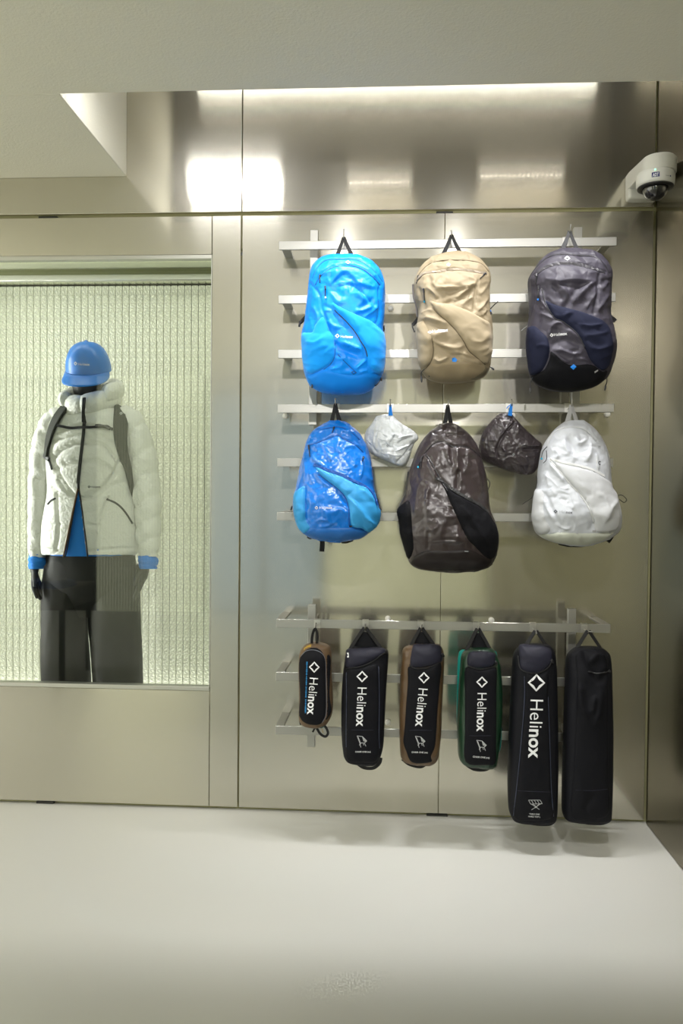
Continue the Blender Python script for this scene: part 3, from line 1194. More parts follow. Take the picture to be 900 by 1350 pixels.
A.panel('stretch_pocket', c([(268, 572), (330, 606), (400, 642), (480, 678), (560, 712), (620, 752), (662, 800), (688, 860), (690, 950), (683, 1050), (664, 1118), (630, 1133), (590, 1108), (556, 1070), (550, 1000), (535, 940), (500, 880), (450, 800), (380, 722), (310, 652)]),
        m_a2, 0.003, 0.010, 8, feats=feats(c, [('k', [(560, 760), (640, 830), (680, 900)], 3, 3), ('k', [(580, 1000), (640, 1010), (680, 990)], 3, 3), ('g', [(590, 960), (640, 1050)], 4, 3)]), wr=[(0.002, 8, 5, 0.9, 2.5)])
A.panel('side_pocket', c([(50, 822), (85, 812), (128, 806), (150, 752), (205, 690), (236, 736), (262, 800), (290, 840), (300, 900), (298, 1000), (272, 1050), (212, 1095), (122, 1135), (82, 1110), (60, 1050), (50, 950)]),
        m_a2, 0.003, 0.012, 8, feats=feats(c, [('k', [(75, 880), (160, 900), (240, 850)], 3, 5), ('k', [(120, 960), (190, 930), (260, 900)], 4, 4), ('g', [(130, 815), (200, 830), (262, 800)], 2, 4)]), wr=[(0.0025, 8, 8, -0.3, 2.2)])
A.panel('base_panel', c([(74, 1120), (122, 1142), (215, 1104), (330, 1128), (420, 1142), (480, 1142), (560, 1128), (655, 1145), (646, 1185), (605, 1234), (570, 1266), (480, 1286), (300, 1286), (170, 1260), (112, 1228), (88, 1180)]), m_a3, 0.0015, 0.003, 6, wr=[(0.0012, 10, 9, 0.1, 2)])
A.line('seam', c([(125, 395), (160, 320), (215, 262), (300, 246), (450, 246), (540, 285), (620, 350), (668, 420)]), 0.0014, m_a4, 0.0)
A.line('zip', c([(150, 445), (185, 385), (260, 322), (340, 298), (430, 296), (520, 326), (600, 390), (650, 445)]), 0.0022, m_a4, 0.0)
A.line('seam', c([(300, 640), (380, 716), (450, 796), (502, 880), (538, 940), (552, 1000)]), 0.0016, M_ZIP, 0.0005)
A.line('seam', c([(298, 880), (302, 980), (275, 1050), (215, 1098)]), 0.0011, m_a4, 0.0)
A.line('seam', c([(325, 982), (400, 1060), (470, 1125)]), 0.0012, m_a4, 0.0)
pull(A, c, (190, 365), (188, 432)); pull(A, c, (228, 455), (230, 540), cordend=M_PRINT_W)
logo(A, c, (320, 838), 36, (346, 842), 96, 0.03, M_PRINT_W)
logo(A, c, (403, 268), 42, None, 0, 0, M_PRINT_W, squash=0.68)
logo(A, c, (447, 1122), 44, None, 0, 0.15, m_a4, squash=0.7)
toggle(A, c, [(132, 1145), (122, 1190), (126, 1240)], -0.30, [(126, 1215), (124, 1243)]); toggle(A, c, [(132, 1145), (148, 1180), (142, 1212)], -0.30)
toggle(A, c, [(650, 1150), (620, 1185), (612, 1225), (640, 1200), (660, 1160)], -0.27, [(658, 1160), (662, 1188)])
A.free_line('buckle_strap', c([(78, 690), (55, 715), (28, 742)]), -0.20, 0.003, M_WEB, flat=(0.006, 0.0015))
A.free_line('buckle', c([(44, 722), (30, 742), (24, 768)]), -0.20, 0.004, M_PULL)
A.free_line('side_strap', c([(72, 740), (70, 780), (68, 815)]), -0.205, 0.002, M_WEB, flat=(0.004, 0.0012))
A.free_line('side_strap', c([(676, 760), (678, 785), (674, 805)]), -0.205, 0.002, M_WEB, flat=(0.004, 0.0012))
H = make_hook(HOOKPX[453], UP_T[0], 'steel rail hook carrying the royal blue hiking backpack')
A.handle(390 + 305 / 5.87, 390 + 450 / 5.87, 300 + 236 / 5.87, H, M_WEB)

# ---------------------------------------------------------------- tan pack
c = cv((535, 295))
m_b = crinkle('tan_nylon', (0.295, 0.238, 0.152), rough=0.58, spec=0.35, coat=0.0, h1=0.011, s1=17, h2=0.0, vary=0.05)
m_b2 = principled('tan_stretch_cloth', (0.31, 0.252, 0.163), rough=0.75, spec=0.25, sheen=0.1, bump=0.0003, bump_scale=420)
m_b3 = principled('olive_base_cloth', (0.25, 0.196, 0.118), rough=0.6, spec=0.3)
m_b4 = principled('tan_seam', (0.10, 0.075, 0.04), rough=0.7)
m_bz = principled('grey_tan_zip', (0.32, 0.265, 0.20), rough=0.6)
rows = cv_rows((535, 295), [(240, 330, 440), (248, 285, 485), (262, 228, 525), (290, 175, 568), (330, 126, 606), (380, 92, 640), (440, 66, 648), (520, 62, 642), (600, 74, 641), (660, 90, 640), (720, 94, 642), (775, 84, 656), (850, 78, 662), (950, 82, 661), (1040, 96, 653), (1105, 108, 646), (1150, 126, 632), (1188, 152, 598), (1212, 190, 540), (1228, 250, 440)])
fb = feats(c, [('g', [(82, 440), (105, 385), (165, 322), (235, 292), (340, 280), (500, 286), (590, 312), (640, 372)], 1.6, 3),
               ('g', [(90, 432), (140, 384), (230, 376), (320, 360), (400, 355), (500, 366), (620, 388)], 2.4, 5),
               ('b', [(340, 430), (220, 60)], 0, 6),
               ('s', [(560, 470), (480, 490), (400, 500), (300, 505), (200, 510)], 10, 8),
               ('k', [(205, 440), (230, 490), (300, 502)], 4, 8), ('g', [(180, 420), (215, 500)], 4, 6), ('g', [(240, 500), (320, 480), (420, 495)], 3, 4),
               ('k', [(340, 615), (440, 540), (548, 450)], 3, 9), ('g', [(300, 620), (380, 590), (500, 520)], 4, 6),
               ('k', [(150, 480), (220, 540), (235, 590)], 4, 9), ('g', [(190, 540), (240, 580)], 3, 6),
               ('k', [(420, 640), (480, 590), (530, 560)], 3, 6), ('g', [(550, 450), (535, 560), (520, 680)], 2, 6),
               ('k', [(560, 560), (610, 500), (640, 440)], 4, 6), ('k', [(540, 690), (600, 620), (636, 560)], 4, 8), ('k', [(580, 720), (620, 660)], 4, 6),
               ('g', [(95, 500), (130, 600), (150, 660)], 3, 6), ('k', [(110, 700), (180, 665), (220, 690)], 3, 6),
               ('k', [(110, 740), (180, 730), (300, 770), (345, 800)], 4, 9), ('g', [(120, 760), (200, 770), (300, 810)], 4, 6),
               ('k', [(165, 850), (240, 860), (330, 820)], 4, 8), ('k', [(180, 880), (260, 930), (380, 960), (470, 930)], 4, 10),
               ('g', [(220, 920), (320, 1000), (380, 1030)], 5, 8), ('k', [(215, 1030), (260, 1060), (350, 1020)], 3, 8), ('k', [(350, 985), (430, 1000), (540, 1040)], 4, 9),
               ('k', [(400, 1020), (480, 1055), (590, 1080)], 3, 6)])
B = Bag('hiking_backpack', 'tan nylon hiking backpack with black carry loop and small blue square tag', 'backpack',
        rows, YP, PACK_FRONT, PACK_BACK, 2.8, feats=fb, wr=[(0.004, 9, 21, 0.6, 2.6), (0.002, 4.5, 22, -0.5, 2.2)], mat=m_b, group='hiking backpacks on the upper rail')
B.panel('stretch_pocket', c([(180, 592), (240, 608), (330, 620), (430, 650), (520, 690), (590, 732), (640, 760), (658, 830), (658, 950), (650, 1040), (612, 1086), (545, 1030), (485, 980), (442, 900), (392, 830), (330, 765), (245, 692), (205, 642)]),
        m_b2, 0.003, 0.011, 8, feats=feats(c, [('k', [(250, 615), (270, 660)], 1.5, 3), ('k', [(210, 605), (232, 640)], 1.5, 3), ('k', [(290, 615), (300, 650)], 1.5, 2), ('k', [(480, 900), (560, 910), (640, 850)], 4, 5), ('k', [(470, 960), (560, 980), (640, 930)], 4, 4), ('k', [(560, 1030), (610, 1000), (650, 960)], 3, 4), ('k', [(560, 740), (620, 790)], 2, 3)]), wr=[(0.0012, 8, 25, 0.7, 2.5)])
B.panel('side_pocket', c([(90, 778), (112, 762), (132, 748), (162, 800), (200, 890), (212, 985), (192, 1066), (150, 1118), (112, 1104), (98, 1030), (86, 900)]),
        m_b2, 0.003, 0.010, 6, feats=feats(c, [('k', [(110, 790), (150, 860)], 2, 3), ('g', [(120, 830), (170, 960)], 3, 3)]), wr=[(0.002, 7, 26, 1.2, 2.2)])
B.panel('base_panel', c([(118, 1124), (156, 1122), (196, 1074), (240, 1085), (360, 1062), (500, 1070), (605, 1098), (640, 1108), (628, 1146), (596, 1186), (538, 1212), (440, 1226), (250, 1226), (192, 1210), (150, 1180)]), m_b3, 0.0015, 0.003, 6)
m_b5 = principled('dark_olive_corner_patch', (0.15, 0.125, 0.075), rough=0.7)
B.panel('corner_patch', c([(470, 1206), (540, 1150), (612, 1096), (640, 1108), (626, 1150), (594, 1186), (536, 1210)]), m_b5, 0.0025, 0.003, 6, smooth_poly=False)
B.line('zip', c([(90, 432), (140, 384), (230, 376), (320, 360), (400, 355), (500, 366), (620, 388)]), 0.0036, m_bz, 0.003, flat=(0.0042, 0.0012))
B.line('seam', c([(82, 440), (105, 385), (165, 322), (235, 292), (340, 280), (500, 286), (590, 312), (640, 372)]), 0.0012, m_b4, 0.0)
B.line('seam', c([(205, 648), (245, 694), (330, 768), (392, 834), (442, 904), (486, 984), (545, 1034), (612, 1090)]), 0.0015, m_b4, 0.0)
B.line('seam', c([(200, 880), (213, 985), (194, 1066), (152, 1120)]), 0.0014, m_b4, 0.0005)
pull(B, c, (100, 400), (86, 462)); pull(B, c, (140, 500), (148, 595), cordend=M_TEAL); pull(B, c, (612, 385), (570, 425))
logo(B, c, (186, 838), 40, (205, 832), 120, -0.10, M_PRINT_W, squash=0.6)
logo(B, c, (330, 316), 36, None, 0, 0, M_PRINT_W, squash=0.8)
q = c([(355, 1042), (378, 1034), (396, 1052), (388, 1070), (358, 1068)])
B.decal('square_tag', (q, [(0, 1, 2, 3, 4)]), M_BLUETAG)
toggle(B, c, [(150, 1118), (120, 1150), (116, 1190)], -0.29, [(118, 1180), (122, 1228)]); toggle(B, c, [(152, 1122), (168, 1150), (180, 1185)], -0.29)
toggle(B, c, [(612, 1090), (645, 1105), (668, 1120)], -0.29, [(660, 1112), (682, 1132)])
B.free_line('buckle_strap', c([(92, 735), (70, 765), (50, 785)]), -0.20, 0.003, M_WEB, flat=(0.006, 0.0015)); B.free_line('buckle', c([(60, 775), (48, 790), (66, 838)]), -0.20, 0.002, M_PULL)
B.free_line('side_strap', c([(646, 665), (680, 630), (712, 600)]), -0.20, 0.0018, M_CORD); B.free_line('buckle', c([(640, 690), (655, 688), (662, 700)]), -0.2, 0.0035, M_PULL); B.free_line('strap_end', c([(652, 668), (656, 680)]), -0.205, 0.0025, M_BLUETAG)
B.free_line('shoulder_strap', c([(66, 470), (70, 560), (92, 640), (98, 720)]), -0.20, 0.003, principled('grey_strap', (0.2, 0.18, 0.17), rough=0.8), flat=(0.009, 0.003), up=(0.6, -1, 0))
H = make_hook(HOOKPX[594], UP_T[0], 'steel rail hook carrying the tan hiking backpack')
B.handle(535 + 275 / 5.87, 535 + 440 / 5.87, 295 + 250 / 5.87, H, M_WEB)

# ---------------------------------------------------------------- black pack
c = cv((685, 295))
m_c = crinkle('charcoal_nylon', (0.040, 0.036, 0.051), rough=0.55, spec=0.32, coat=0.0, h1=0.011, s1=17, h2=0.0, vary=0.06)
m_c2 = principled('navy_stretch_cloth', (0.010, 0.012, 0.028), rough=0.8, spec=0.14, sheen=0.0, bump=0.0003, bump_scale=420)
m_c3 = principled('black_base_cloth', (0.0045, 0.0045, 0.006), rough=0.7, spec=0.12)
m_cz = principled('charcoal_zip', (0.028, 0.026, 0.034), rough=0.45)
rows = cv_rows((685, 295), [(217, 315, 450), (222, 282, 490), (234, 238, 558), (258, 188, 612), (300, 146, 652), (350, 112, 682), (400, 78, 696), (450, 62, 695), (530, 65, 690), (620, 70, 684), (710, 70, 680), (780, 60, 690), (835, 48, 706), (900, 43, 718), (970, 48, 724), (1050, 56, 714), (1120, 66, 694), (1180, 80, 672), (1230, 108, 630), (1270, 180, 560), (1288, 240, 490), (1296, 300, 430)])
fc = feats(c, [('g', [(66, 430), (112, 358), (200, 270), (300, 236), (450, 246), (580, 256), (650, 312), (692, 382)], 1.6, 3),
               ('g', [(120, 402), (200, 340), (300, 312), (400, 311), (500, 330), (600, 362), (652, 377)], 2.6, 5),
               ('b', [(380, 390), (220, 60)], 0, 6),
               ('s', [(580, 440), (500, 450), (400, 448), (300, 460), (200, 470)], 12, 9), ('k', [(190, 440), (230, 440), (300, 460)], 4, 8),
               ('k', [(250, 470), (330, 500), (380, 560), (400, 620)], 4, 6), ('g', [(270, 500), (320, 570)], 5, 6),
               ('k', [(380, 640), (450, 560), (540, 480), (600, 430)], 4, 10), ('g', [(350, 640), (420, 540), (470, 470)], 5, 8), ('k', [(500, 670), (560, 580), (600, 520)], 4, 7),
               ('g', [(606, 400), (600, 540), (570, 690)], 2.4, 6), ('k', [(590, 690), (650, 600), (690, 540)], 4, 7), ('k', [(620, 520), (690, 440)], 5, 6),
               ('k', [(165, 500), (180, 600), (240, 690)], 4, 10), ('g', [(190, 520), (210, 590)], 4, 6),
               ('k', [(150, 690), (200, 710), (270, 750)], 4, 8), ('k', [(160, 640), (200, 670)], 3, 5),
               ('k', [(215, 900), (240, 810), (300, 770), (360, 800)], 5, 9), ('g', [(250, 930), (330, 900), (460, 920)], 6, 8), ('k', [(240, 975), (330, 980), (420, 1010), (490, 970)], 4, 10),
               ('k', [(260, 990), (340, 1060), (400, 1080)], 4, 7), ('k', [(430, 1040), (500, 1050), (550, 1085)], 4, 9), ('k', [(360, 810), (430, 870), (480, 940)], 4, 7)])
Cc = Bag('hiking_backpack', 'charcoal black hiking backpack with navy stretch pocket and blue diamond tag', 'backpack',
         rows, YP, PACK_FRONT, PACK_BACK, 2.8, feats=fc, wr=[(0.004, 9, 31, 0.6, 2.6), (0.002, 4.5, 32, -0.5, 2.2)], mat=m_c, group='hiking backpacks on the upper rail')
Cc.panel('stretch_pocket', c([(190, 592), (270, 624), (380, 654), (480, 680), (560, 710), (640, 748), (688, 800), (712, 880), (720, 960), (703, 1050), (684, 1108), (642, 1138), (592, 1108), (542, 1050), (502, 960), (462, 880), (402, 812), (322, 752), (268, 730), (222, 660)]),
         m_c2, 0.003, 0.011, 8, feats=feats(c, [('k', [(320, 740), (380, 700), (420, 700)], 4, 6), ('k', [(430, 790), (540, 800), (640, 780)], 4, 6), ('k', [(480, 870), (580, 870), (690, 830)], 4, 4), ('k', [(510, 950), (600, 970), (700, 930)], 4, 6), ('g', [(520, 910), (620, 930)], 4, 4), ('k', [(580, 1060), (650, 1020), (700, 1000)], 4, 4)]), wr=[(0.0013, 9, 35, 0.7, 2.5)])
Cc.panel('side_pocket', c([(72, 800), (118, 792), (170, 838), (212, 880), (232, 960), (218, 1050), (180, 1128), (112, 1176), (78, 1150), (62, 1050), (52, 950), (56, 860)]),
         m_c2, 0.003, 0.011, 7, feats=feats(c, [('g', [(110, 800), (120, 900), (130, 960)], 2.5, 5), ('k', [(140, 950), (190, 940), (230, 960)], 3, 4)]), wr=[(0.002, 8, 36, 1.2, 2.2)])
Cc.panel('base_panel', c([(86, 1178), (182, 1132), (226, 1050), (246, 984), (330, 1062), (400, 1092), (555, 1088), (642, 1142), (680, 1118), (668, 1176), (626, 1228), (556, 1268), (430, 1292), (300, 1292), (184, 1266), (112, 1226)]), m_c3, 0.002, 0.004, 6, wr=[(0.001, 10, 39, 0.1, 2)])
Cc.line('zip', c([(120, 402), (200, 340), (300, 312), (400, 311), (500, 330), (600, 362), (652, 377)]), 0.004, m_cz, 0.003, flat=(0.0055, 0.0012))
Cc.line('seam', c([(66, 430), (112, 358), (200, 270), (300, 236), (450, 246), (580, 256), (650, 312), (692, 382)]), 0.0018, M_ZIP, 0.0)
Cc.line('zip', c([(170, 500), (190, 590), (225, 662), (272, 734), (325, 756), (405, 816), (466, 884), (506, 964)]), 0.002, M_ZIP, 0.001)
pull(Cc, c, (135, 385), (128, 470)); pull(Cc, c, (150, 480), (146, 580), cordend=M_BLUETAG)
logo(Cc, c, (246, 862), 30, (264, 858), 102, -0.10, M_PRINT_W)
logo(Cc, c, (367, 267), 46, None, 0, 0, M_PRINT_W, squash=0.78)
Cc.decal('diamond_tag', (c([(390, 1108), (416, 1086), (438, 1106), (414, 1130)]), [(0, 1, 2, 3)]), M_BLUETAG)
Cc.decal('care_tag', (c([(576, 1144), (604, 1128), (606, 1138), (580, 1156)]), [(0, 1, 2, 3)]), M_GREYTAG)
toggle(Cc, c, [(95, 1190), (82, 1230), (80, 1275)], -0.29, [(80, 1270), (80, 1310)]); toggle(Cc, c, [(668, 1170), (674, 1220), (664, 1250)], -0.28, [(664, 1250), (658, 1290)])
Cc.free_line('buckle_strap', c([(680, 690), (700, 715), (742, 752)]), -0.20, 0.003, M_WEB, flat=(0.006, 0.002)); Cc.free_line('buckle', c([(690, 735), (712, 752), (738, 756)]), -0.2, 0.003, M_PULL)
Cc.free_line('side_cord', c([(85, 770), (45, 800), (10, 828)]), -0.21, 0.0012, M_GREYTAG)
H = make_hook(HOOKPX[752], UP_T[0], 'steel rail hook carrying the charcoal black hiking backpack')
Cc.handle(685 + 312 / 5.87, 685 + 455 / 5.87, 295 + 222 / 5.87, H, principled('charcoal_webbing', (0.03, 0.03, 0.033), rough=0.7), w=0.0095)

# ---------------------------------------------------------------- blue packable pack
PF2 = [(0, 0.03), (0.06, 0.06), (0.2, 0.085), (0.45, 0.11), (0.75, 0.13), (0.9, 0.11), (0.96, 0.08), (1, 0.045)]
PACK_BACK2 = [(0, 0.015), (0.1, 0.028), (0.9, 0.035), (1, 0.02)]
c = cv((375, 525))
m_d = crinkle('shiny_blue_ripstop', (0.003, 0.165, 0.64), rough=0.24, coat=0.28, h1=0.009, s1=16, h2=0.0018, s2=45, vary=0.08)
m_d2 = principled('pale_blue_mesh', (0.03, 0.30, 0.66), rough=0.55, spec=0.4, bump=0.0006, bump_scale=300)
m_d3 = principled('cobalt_base_cloth', (0.006, 0.13, 0.47), rough=0.5)
m_d4 = principled('dark_blue_elastic', (0.004, 0.075, 0.33), rough=0.6, bump=0.003, bump_scale=160)
rows = cv_rows((375, 525), [(178, 362, 430), (184, 330, 456), (202, 295, 495), (232, 243, 542), (272, 200, 582), (322, 175, 612), (380, 156, 642), (440, 144, 660), (520, 123, 676), (600, 106, 686), (680, 90, 693), (740, 74, 708), (800, 65, 722), (860, 68, 737), (920, 77, 735), (980, 96, 714), (1022, 122, 680), (1060, 164, 632), (1086, 222, 588), (1104, 300, 500), (1112, 370, 420)])
fd = feats(c, [('g', [(158, 372), (230, 352), (300, 326), (410, 285), (450, 312), (520, 346), (575, 384), (610, 420)], 1.8, 4), ('g', [(245, 240), (330, 232), (420, 222), (500, 250), (580, 320)], 1.5, 3),
               ('k', [(200, 420), (240, 480), (330, 540)], 3, 6), ('k', [(300, 350), (330, 430), (380, 500)], 4, 7), ('k', [(430, 310), (410, 380), (440, 440)], 4, 6), ('k', [(570, 420), (600, 500), (580, 640)], 4, 7), ('k', [(250, 380), (270, 440)], 4, 5),
               ('k', [(150, 460), (170, 560), (150, 660)], 4, 7), ('k', [(230, 560), (300, 650), (370, 700)], 4, 7), ('k', [(190, 560), (230, 680)], 4, 6), ('g', [(160, 680), (165, 940)], 2, 4),
               ('k', [(230, 960), (300, 930), (370, 960)], 4, 8), ('k', [(250, 995), (340, 980), (420, 920)], 4, 7), ('k', [(360, 900), (430, 860), (460, 900)], 4, 6), ('k', [(200, 700), (210, 900)], 5, 5), ('b', [(320, 780), (110, 130)], 0, 10)])
Dd = Bag('packable_backpack', 'shiny blue packable backpack with pale blue mesh sash and dangling strap', 'backpack',
         rows, -0.236, PF2, PACK_BACK2, 2.4, feats=fd, wr=[(0.0045, 7, 41, 0.9, 2.4), (0.0025, 3.6, 42, -0.4, 2.0)], mat=m_d, group='packable backpacks on the fourth rail')
Dd.panel('mesh_sash', c([(240, 528), (330, 566), (430, 600), (530, 650), (620, 690), (690, 742), (708, 830), (732, 880), (722, 950), (690, 1000), (640, 1033), (600, 1008), (522, 992), (506, 940), (500, 860), (470, 762), (400, 692), (320, 632), (265, 580)]), m_d2, 0.007, 0.006, 6,
         feats=feats(c, [('k', [(470, 740), (560, 860), (640, 960)], 4, 8), ('g', [(500, 760), (600, 850), (670, 930)], 4, 7), ('k', [(560, 700), (640, 770), (690, 840)], 4, 6), ('k', [(620, 930), (660, 970)], 4, 6)]), wr=[(0.0015, 7, 45, 0.9, 2.5)])
Dd.panel('side_pocket', c([(76, 742), (112, 702), (158, 682), (160, 800), (166, 940), (198, 1000), (164, 1046), (116, 1006), (84, 930), (72, 830)]), m_d2, 0.003, 0.008, 5, feats=feats(c, [('k', [(110, 760), (130, 880)], 3, 5)]), wr=[(0.0025, 7, 46, 1.3, 2.2)])
Dd.panel('base_panel', c([(136, 1036), (204, 1002), (260, 1008), (400, 1002), (510, 1002), (600, 1010), (652, 1032), (628, 1060), (586, 1084), (500, 1102), (300, 1102), (224, 1084), (168, 1060)]), m_d3, 0.002, 0.003, 5)
Dd.line('elastic_trim', c([(228, 515), (330, 556), (430, 590), (530, 640), (620, 684), (680, 735), (715, 825)]), 0.003, m_d4, 0.002, flat=(0.0052, 0.002))
Dd.line('seam', c([(158, 372), (230, 352), (300, 326), (410, 285), (450, 312), (520, 346), (575, 384), (610, 420)]), 0.0012, m_d4, 0.0005)
Dd.line('seam', c([(260, 590), (330, 640), (420, 710), (475, 780), (495, 860), (500, 985)]), 0.0016, m_d4, 0.0005)
Dd.line('zip', c([(245, 240), (330, 232), (420, 222), (500, 250), (580, 320)]), 0.0016, m_d4, 0.0)
pull(Dd, c, (385, 225), (370, 268)); pull(Dd, c, (190, 365), (200, 455)); pull(Dd, c, (605, 455), (602, 490))
logo(Dd, c, (247, 848), 28, (272, 846), 98, -0.02, M_PRINT_W)
Dd.decal('care_tag', (c([(500, 985), (522, 985), (522, 998), (500, 998)]), [(0, 1, 2, 3)]), M_PRINT_K)
Dd.free_line('hip_strap', c([(290, 1085), (292, 1130), (288, 1186)]), -0.20, 0.003, M_WEB, flat=(0.0085, 0.0018))
Dd.free_line('strap_end', c([(176, 1070), (190, 1082), (208, 1084)]), -0.21, 0.0035, M_WEB); Dd.free_line('strap_end', c([(440, 1116), (480, 1116), (530, 1098)]), -0.21, 0.0035, M_WEB)
Dd.free_line('toggle_cord', c([(690, 690), (715, 770), (738, 850)]), -0.235, 0.0022, M_CORD); Dd.free_line('toggle', c([(712, 828), (735, 850), (746, 868)]), -0.24, 0.004, M_PULL); Dd.free_line('toggle', c([(58, 835), (48, 866)]), -0.22, 0.0032, M_PULL)
H = make_hook(HOOKPX[441.5], UP_T[3], 'steel rail hook carrying the shiny blue packable backpack')
Dd.handle(375 + 362 / 5.87, 375 + 430 / 5.87, 525 + 182 / 5.87, H, M_WEB, w=0.0085)

# ---------------------------------------------------------------- dark brown packable pack
c = cv((515, 530))
m_e = crinkle('shiny_dark_brown_ripstop', (0.031, 0.022, 0.023), rough=0.34, coat=0.22, h1=0.009, s1=15, h2=0.0016, s2=42, vary=0.1)
m_e2 = principled('black_mesh', (0.004, 0.004, 0.0055), rough=0.75, spec=0.14, bump=0.0012, bump_scale=300)
m_e3 = principled('black_brown_base', (0.011, 0.0075, 0.0075), rough=0.5, spec=0.3)
m_e4 = principled('black_elastic', (0.03, 0.03, 0.032), rough=0.5, bump=0.004, bump_scale=170)
rows = cv_rows((515, 530), [(166, 412, 478), (172, 380, 504), (196, 344, 542), (232, 298, 588), (282, 254, 632), (342, 215, 667), (402, 190, 690), (480, 160, 712), (560, 136, 734), (640, 121, 746), (720, 104, 753), (785, 72, 760), (850, 50, 772), (920, 60, 802), (1000, 70, 826), (1060, 83, 833), (1120, 100, 830), (1180, 120, 815), (1230, 136, 794), (1265, 162, 768), (1290, 215, 722), (1306, 310, 640), (1314, 400, 560)])
fe = feats(c, [('g', [(255, 400), (330, 322), (400, 305), (470, 342), (560, 342), (630, 366), (692, 425)], 1.8, 4), ('g', [(410, 238), (480, 252), (560, 250)], 1.6, 3),
               ('k', [(430, 330), (440, 420), (490, 520)], 5, 8), ('k', [(520, 350), (510, 450), (520, 560)], 5, 8), ('g', [(470, 350), (480, 480)], 5, 6), ('k', [(590, 360), (590, 480), (560, 570)], 5, 6), ('k', [(650, 420), (680, 600), (700, 760)], 5, 6),
               ('k', [(280, 420), (330, 540), (400, 640)], 4, 8), ('g', [(300, 430), (360, 560), (440, 660)], 3, 6), ('g', [(520, 540), (515, 660)], 2, 7),
               ('k', [(230, 600), (200, 760), (190, 900)], 6, 6), ('k', [(300, 620), (280, 760), (290, 900)], 6, 6), ('g', [(290, 1010), (285, 1130)], 2, 5), ('k', [(330, 900), (360, 960), (300, 1010)], 5, 6), ('k', [(290, 1090), (420, 1075), (560, 1085)], 3, 5), ('k', [(420, 880), (500, 900)], 5, 5), ('b', [(380, 900), (130, 150)], 0, 8)])
Ee = Bag('packable_backpack', 'dark brown glossy packable backpack with black mesh sash, largest of its row', 'backpack',
         rows, -0.236, PF2, PACK_BACK2, 2.4, feats=fe, wr=[(0.0045, 8, 51, 1.2, 2.4), (0.0022, 3.8, 52, -0.4, 2.0)], mat=m_e, group='packable backpacks on the fourth rail')
Ee.panel('mesh_sash', c([(395, 622), (480, 692), (580, 748), (680, 802), (750, 862), (792, 922), (822, 1000), (829, 1080), (817, 1160), (788, 1212), (740, 1208), (660, 1130), (592, 1060), (542, 960), (482, 830), (435, 722)]), m_e2, 0.003, 0.007, 7, feats=feats(c, [('k', [(540, 800), (640, 950), (740, 1120)], 6, 7), ('k', [(700, 860), (780, 1000)], 5, 5)]), wr=[(0.0012, 8, 55, 0.9, 2.5)])
Ee.panel('side_pocket', c([(56, 848), (84, 796), (138, 764), (158, 850), (168, 1000), (178, 1130), (142, 1220), (114, 1160), (90, 1070), (70, 950)]), m_e2, 0.003, 0.007, 5, wr=[(0.002, 8, 56, 1.3, 2.2)])
Ee.panel('base_panel', c([(150, 1236), (192, 1182), (290, 1146), (420, 1152), (560, 1142), (640, 1152), (720, 1192), (782, 1212), (764, 1262), (718, 1288), (640, 1304), (320, 1304), (218, 1286), (168, 1262)]), m_e3, 0.002, 0.003, 6)
Ee.line('elastic_trim', c([(350, 585), (420, 635), (500, 690), (580, 738), (680, 792), (752, 858)]), 0.003, m_e4, 0.003, flat=(0.005, 0.002))
Ee.line('seam', c([(255, 400), (330, 322), (400, 305), (470, 342), (560, 342), (630, 366), (692, 425)]), 0.0013, M_ZIP, 0.0005)
Ee.line('zip', c([(270, 405), (320, 480), (390, 610), (440, 690)]), 0.002, M_ZIP, 0.001)
Ee.line('base_seam', c([(290, 1078), (420, 1082), (560, 1084)]), 0.0008, M_ZIP, 0.0005)
pull(Ee, c, (250, 420), (215, 500), cordend=M_TEAL); pull(Ee, c, (240, 440), (232, 520))
Ee.decal('care_tag', (c([(570, 1152), (600, 1154), (600, 1160), (570, 1158)]), [(0, 1, 2, 3)]), M_PRINT_G)
Ee.free_line('side_cord', c([(135, 540), (128, 640), (120, 690)]), -0.235, 0.003, M_CORD); Ee.free_line('toggle_cord', c([(160, 640), (150, 680), (175, 700)]), -0.27, 0.0013, M_GREYTAG)
Ee.free_line('toggle_cord', c([(738, 590), (765, 620), (756, 670), (742, 690)]), -0.23, 0.0014, M_CORD); Ee.free_line('toggle', c([(748, 690), (752, 740)]), -0.23, 0.003, M_PULL)
H = make_hook(HOOKPX[589.5], UP_T[3], 'steel rail hook carrying the dark brown packable backpack')
Ee.handle(515 + 415 / 5.87, 515 + 468 / 5.87, 530 + 172 / 5.87, H, M_WEB, w=0.0085)

# ---------------------------------------------------------------- white packable pack
c = cv((690, 525))
m_f = crinkle('white_ripstop', (0.46, 0.48, 0.52), rough=0.45, coat=0.08, h1=0.011, s1=14, h2=0.0018, s2=40, vary=0.02)
m_f2 = principled('white_mesh', (0.44, 0.45, 0.465), rough=0.65, spec=0.3, bump=0.0004, bump_scale=420)
m_f3 = principled('cream_base_cloth', (0.48, 0.50, 0.44), rough=0.6)
m_f4 = principled('pale_grey_seam', (0.55, 0.56, 0.56), rough=0.6)
rows = cv_rows((690, 525), [(176, 352, 428), (182, 318, 462), (202, 286, 498), (242, 238, 546), (292, 198, 586), (342, 164, 612), (402, 136, 638), (470, 122, 656), (540, 111, 663), (610, 104, 665), (660, 103, 667), (692, 97, 674), (725, 82, 696), (785, 70, 717), (855, 65, 735), (930, 65, 745), (1000, 76, 740), (1042, 95, 712), (1080, 144, 660), (1110, 214, 602), (1130, 300, 540), (1142, 390, 470)])
